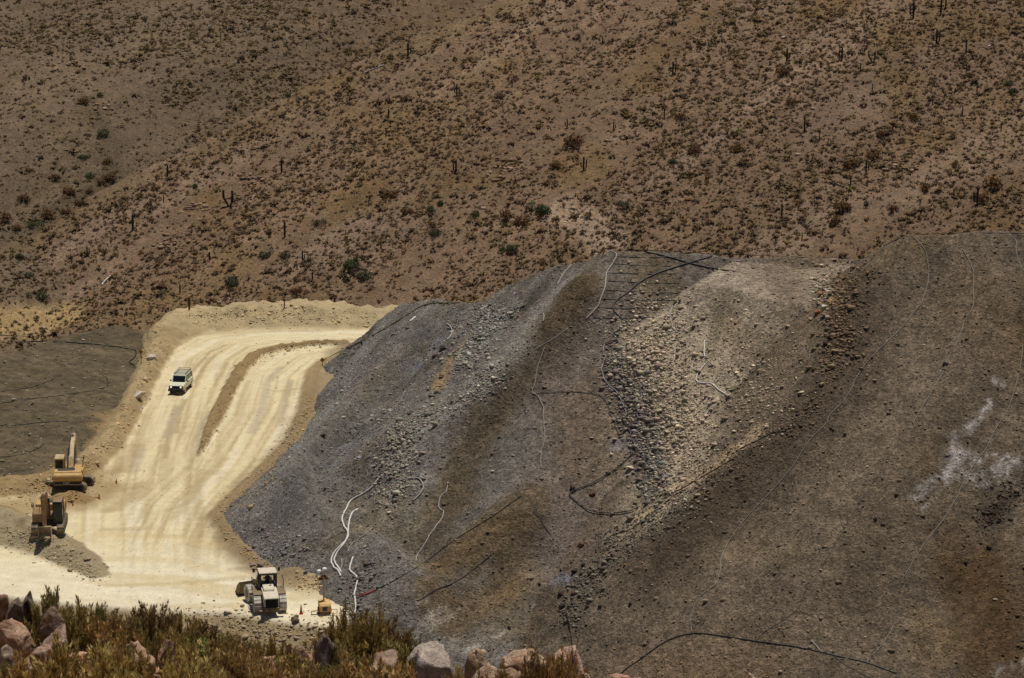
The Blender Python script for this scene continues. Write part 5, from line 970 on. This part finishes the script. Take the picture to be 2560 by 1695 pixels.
# wheel loader
M_ldr = mat('loader_paint', srgb(100, 82, 54), .65, dust=srgb(150, 132, 104), dustamt=.38); M_lhood = mat('loader_hood', srgb(186, 172, 146), .6, dust=srgb(204, 192, 172), dustamt=.6)
def loader(loc, rz, artic):
    root = empty('wheel_loader', loc, rz, label='dusty wheel loader seen from behind at the edge of the pad', cat='wheel loader')
    # front points to -y; the rear half lies at y > 0
    part('rear_frame', M_ldr, root, lambda bm: [box(bm, (0, 1.6, .95), (1.1, 3.4, .5)), box(bm, (0, 1.75, .85), (1.7, .4, .36)), box(bm, (0, 3.35, .78), (1.3, .45, .4)), box(bm, (-.85, 3.3, .62), (.5, .3, .16)), box(bm, (.85, 3.3, .62), (.5, .3, .16))], .04)
    part('hood', M_lhood, root, lambda bm: [prism(bm, [(.75, 1.15), (.75, 2.12), (1.3, 2.12), (2.6, 2.0), (3.3, 1.9), (3.42, 1.8), (3.42, 1.0)], -.66, .66), prism(bm, [(.9, 2.1), (.9, 2.4), (1.5, 2.4), (1.95, 2.25), (2.05, 2.02)], -.42, .55)], .05)
    part('rear_grille', M_black, root, lambda bm: [box(bm, (0, 3.44, 1.38), (1.06, .06, .78))] + [box(bm, (0, 3.48, 1.1 + k * .12), (1.1, .02, .03)) for k in range(7)], .005)
    part('exhaust', M_dark, root, lambda bm: [cyl(bm, (-.2, 1.25, 2.5), (-.2, 1.25, 3.1), .08, n=14), cyl(bm, (-.2, 1.25, 3.08), (-.2, 1.38, 3.22), .07, n=14)], 0)
    for s in (-1, 1):
        part('fender', M_ldr, root, lambda bm: [prism(bm, [(.5, 1.74), (.6, 1.84), (1.7, 1.84), (1.95, 1.74), (1.9, 1.68), (1.65, 1.77), (.65, 1.77)], -1.44 if s < 0 else .7, -.7 if s < 0 else 1.44)], .01)
        part('platform', M_ldr, root, lambda bm: [box(bm, (s * 1.08, .15, 1.6), (.66, 1.2, .12)), box(bm, (s * 1.08, .0, 1.0), (.5, .5, .08))], .01)
        part('handrail', M_dark, root, lambda bm: [limb_round(bm, [(s * 1.36, .7, 1.65), (s * 1.36, .7, 2.75), (s * 1.3, .1, 2.8), (s * 1.36, -.35, 2.75), (s * 1.36, -.35, 1.65)], .03)], 0)
        part('mirror', M_black, root, lambda bm: [box(bm, (s * 1.12, -.65, 3.25), (.2, .1, .36)), limb_round(bm, [(s * .78, -.5, 3.42), (s * 1.12, -.62, 3.45)], .025)], .02)
        wheel(root, s * 1.13, 1.75, .82, .6, M_rub_t, M_ldr)
    cab = part('cab', M_dark, root, lambda bm: [box(bm, (0, .1, 1.85), (1.55, 1.5, .75)), box(bm, (0, .8, 3.28), (1.4, .1, .14))] + [box(bm, (sx * .7, y, 2.65), (.17, .17, 1.4)) for sx in (-1, 1) for y in (-.6, .78)] + [box(bm, (0, .78, 2.1), (1.4, .06, .3))], .02)
    part('cab_roof', M_lhood, cab, lambda bm: [box(bm, (0, .1, 3.42), (1.6, 1.55, .12))], .05)
    fr = part('front_frame', M_ldr, root, lambda bm: [box(bm, (0, -1.2, 1.0), (1.0, 1.9, .7)), box(bm, (0, -1.5, 1.6), (.8, .9, .7)), box(bm, (0, -1.6, .82), (2.0, .45, .4))], .04)
    fr.rotation_euler = (0, 0, artic)
    for s in (-1, 1): wheel(fr, s * 1.1, -1.6, .8, .62, M_rub_t, M_ldr)
    part('lift_arm', M_ldr, fr, lambda bm: [arm_plate(bm, [(-1.3, 1.95, .4), (-2.2, 1.7, .5), (-3.0, .85, .42), (-3.4, .45, .3)], .16, sx * .5) for sx in (-1, 1)], .01)
    part('tilt_linkage', M_dark, fr, lambda bm: [cyl(bm, (0, -1.5, 1.8), (0, -2.6, 1.75), .1, n=12), arm_plate(bm, [(-2.4, 2.1, .25), (-2.7, 1.5, .3), (-2.9, .9, .2)], .2)], .01)
    part('bucket', M_ldr, fr, lambda bm: [prism(bm, [(-3.3, 1.35), (-3.25, 1.4), (-3.15, .7), (-3.3, .2), (-3.6, .04), (-4.6, .0), (-4.6, .06), (-3.65, .12), (-3.38, .28), (-3.25, .7)], -1.5, 1.5), prism(bm, [(-3.3, 1.38), (-3.15, .7), (-3.3, .2), (-3.6, .04), (-4.55, .03), (-3.9, .95)], -1.5, -1.44), prism(bm, [(-3.3, 1.38), (-3.15, .7), (-3.3, .2), (-3.6, .04), (-4.55, .03), (-3.9, .95)], 1.44, 1.5)], 0)
    return root
p = ground(676, 1531); th = R(11); hd = np.array([-math.sin(th), math.cos(th), 0])
lp = p + hd * 2.1; ld = loader(lp, R(180) + th, R(13)); ld.scale = (1, 1, .94)
# driver in the cab
def person(loc, rz, label):
    me = bpy.data.meshes.new('person')
    J = [(0, 0, 0), (0, .02, .22), (0, .02, .46), (0, .0, .56), (0, -.03, .66), (0, -.04, .78), (.19, .0, .47), (.24, -.12, .24), (.17, -.36, .2), (-.19, .0, .47), (-.24, -.12, .24), (-.17, -.36, .2), (.1, -.02, -.02), (.13, -.42, .03), (.13, -.5, -.38), (.13, -.62, -.42), (-.1, -.02, -.02), (-.13, -.42, .03), (-.13, -.5, -.38), (-.13, -.62, -.42)]
    E = [(0, 1), (1, 2), (2, 3), (3, 4), (4, 5), (2, 6), (6, 7), (7, 8), (2, 9), (9, 10), (10, 11), (0, 12), (12, 13), (13, 14), (14, 15), (0, 16), (16, 17), (17, 18), (18, 19)]
    rad = [.15, .15, .15, .06, .1, .09, .075, .055, .04, .075, .055, .04, .1, .08, .055, .045, .1, .08, .055, .045]
    me.from_pydata(J, E, []); o = link('person', me); o.location = loc; o.rotation_euler = (0, 0, rz)
    sk = o.modifiers.new('skin', 'SKIN'); su = o.modifiers.new('sub', 'SUBSURF'); su.levels = su.render_levels = 1
    for v, rr in zip(me.skin_vertices[0].data, rad): v.radius = (rr, rr)
    me.skin_vertices[0].data[0].use_root = True; me.materials.append(mat('dark_overalls', srgb(52, 56, 50), .9))
    tag(o, label, 'person')
    part('helmet', mat('helmet', srgb(70, 72, 62), .5), o, lambda bm: [bmesh.ops.create_uvsphere(bm, u_segments=14, v_segments=8, radius=.13, matrix=Matrix.Translation((0, -.04, .79)))], 0)
    return o
c_, s_ = math.cos(R(180) + th), math.sin(R(180) + th)
def lw(x, y, z): return (lp[0] + x * c_ - y * s_, lp[1] + x * s_ + y * c_, lp[2] + z)
person(lw(.0, .25, 2.25), R(180) + th, 'person in dark clothes seated in the wheel loader cab')

# light tower
p = ground(812, 1534)
lt = empty('light_tower', p, R(12), label='yellow trailer light tower with a tall mast at the pad corner', cat='light tower')
M_tow = mat('tower_yellow', srgb(196, 146, 66), .55, dust=DUST, dustamt=.25)
part('trailer_box', M_tow, lt, lambda bm: [prism(bm, [(-.55, .35), (-.55, .85), (-.35, 1.05), (.6, 1.15), (.7, .95), (.7, .35)], -.5, .5)], .04)
part('door', M_dark, lt, lambda bm: [box(bm, (-.05, -.565, .62), (.42, .03, .4)), box(bm, (.51, .1, .8), (.02, .5, .35))], .01)
part('drawbar', M_tow, lt, lambda bm: [limb_round(bm, [(-.4, 0, .35), (-1.25, -.1, .3)], .05), limb_round(bm, [(-1.2, -.1, .35), (-1.2, -.1, 0)], .04)], 0)
part('outrigger', M_tow, lt, lambda bm: [limb_round(bm, [(.4, 0, .35), (1.1, 0, .3), (1.1, 0, 0)], .045), limb_round(bm, [(.35, -.4, .35), (.75, -.8, .05)], .045)], 0)
for sx in (-.5, .5): wheel(lt, sx, .15, .3, .18, M_ltyre, M_tow)
part('mast', M_tow, lt, lambda bm: [cyl(bm, (.0, .45, .9), (.0, .45, 2.2), .075, n=12), cyl(bm, (0, .45, 2.2), (0, .45, 3.35), .055, n=12)], 0)
lb = part('lamp_bar', mat('rusty_brown', srgb(120, 78, 50), .7), lt, lambda bm: [box(bm, (0, .45, 3.35), (.55, .2, .1)), box(bm, (-.25, .4, 3.12), (.3, .22, .26)), box(bm, (.24, .4, 3.15), (.3, .22, .22)), limb_round(bm, [(-.1, .45, 3.4), (-.38, .45, 3.72)], .025), limb_round(bm, [(.05, .45, 3.4), (.12, .45, 3.9)], .025), limb_round(bm, [(-.4, .45, 3.74), (.45, .45, 3.84)], .025)], .01)
for x, z in ((-.4, 3.82), (.1, 3.98)): part('floodlight', M_white, lt, lambda bm: [bmesh.ops.create_uvsphere(bm, u_segments=14, v_segments=8, radius=.17, matrix=Matrix.Translation((x, .42, z)) @ Matrix.Diagonal((1.2, 1, .9, 1)))], 0)

# cones, signs, posts
def cone(px, py, h, label):
    p = ground(px, py); o = empty('traffic_cone', p, 0, label=label, cat='cone', group='red road cones')
    part('base', M_red, o, lambda bm: [box(bm, (0, 0, .03), (.42 * h, .42 * h, .06))], .01); b = part('cone_body', M_red, o, lambda bm: [cyl(bm, (0, 0, .05), (0, 0, h), .17 * h, .03, 16)], 0)
    part('band', M_white, b, lambda bm: [cyl(bm, (0, 0, h * .45), (0, 0, h * .6), .115 * h, .09 * h, 16)], 0)
cone(753, 1535, .85, 'tall red cone between the loader and the light tower'); cone(291, 1209, .5, 'red cone at the road edge right of the rear excavator'); cone(248, 1247, .5, 'red cone on the pad in front of the rear excavator'); cone(182, 1264, .42, 'dull red cone between the two excavators')
M_sign = mat('marker_yellow', srgb(150, 120, 46), .7); M_post = mat('weathered_post', srgb(70, 58, 46), .9)
def marker(px, py, h, label):
    p = hit(px, py)[0]; o = empty('marker_sign', p, 0, label=label, cat='sign', group='yellow marker signs'); part('post', M_sign, o, lambda bm: [cyl(bm, (0, 0, -.2), (0, 0, h), .05, n=10)], 0); part('panel', M_sign, o, lambda bm: [box(bm, (0, -.06, h - .2), (.42, .03, .42), Matrix.Rotation(.78, 4, 'Y'))], .004)
marker(353, 908, 1.6, 'yellow marker sign on the berm at the edge of the dark lobe'); marker(806, 912, .8, 'low yellow marker sign at the heap toe beside the road')
def post(px, py, h, rad, mtl, label, name='fence_post', group=None, tip=None):
    p = hit(px, py)[0]; o = link(name, None) if False else None
    root = empty(name, p, 0, label=label, cat='post', group=group); part('shaft', mtl, root, lambda bm: [cyl(bm, (0, 0, -.3), (random.uniform(-.04, .04), 0, h), rad, rad * .85, 8)], 0)
    if tip: part('cap', tip, root, lambda bm: [cyl(bm, (0, 0, h), (0, 0, h + .32), rad * 1.6, rad * 1.5, 8)], 0)
for x, y, h, nm in ((711, 770, 1.9, 'dark wooden post above the road bend berm'), (552, 106, 1.7, 'dark wooden post high up below the row of white capped posts')): post(x, y, h, .07, M_post, nm, 'wooden_post')
for x, y in R3((565, 150), (968, 185), (1095, 197), (1225, 205), (1365, 217), (1487, 227), (1608, 240), (1748, 268), (1872, 300), (2003, 318), (2135, 340), (2260, 352)): post(x, y, .9, .055, M_post, 'white capped fence post high on the hillside, %s' % pct(x, y), 'fence_post', 'white capped fence posts', M_white)
# pale lumps of soft earth on the road berm
for x, y, wd, nm in ((378, 898, 1.7, 'pale whitish earth lump on the berm beside the yellow marker'), (345, 992, 1.9, 'whitish earth lump lower down the road berm'), (355, 1020, .5, 'small white stone on the road berm')):
    h = hit(x, y)[0]; boulder('earth_lump', h, (wd, wd * .8, wd * .45), srgb(205, 192, 172), nm, 'earth', 'pale lumps on the road berm', seed=90 + int(wd * 10), base=ico(3), sink=.25)
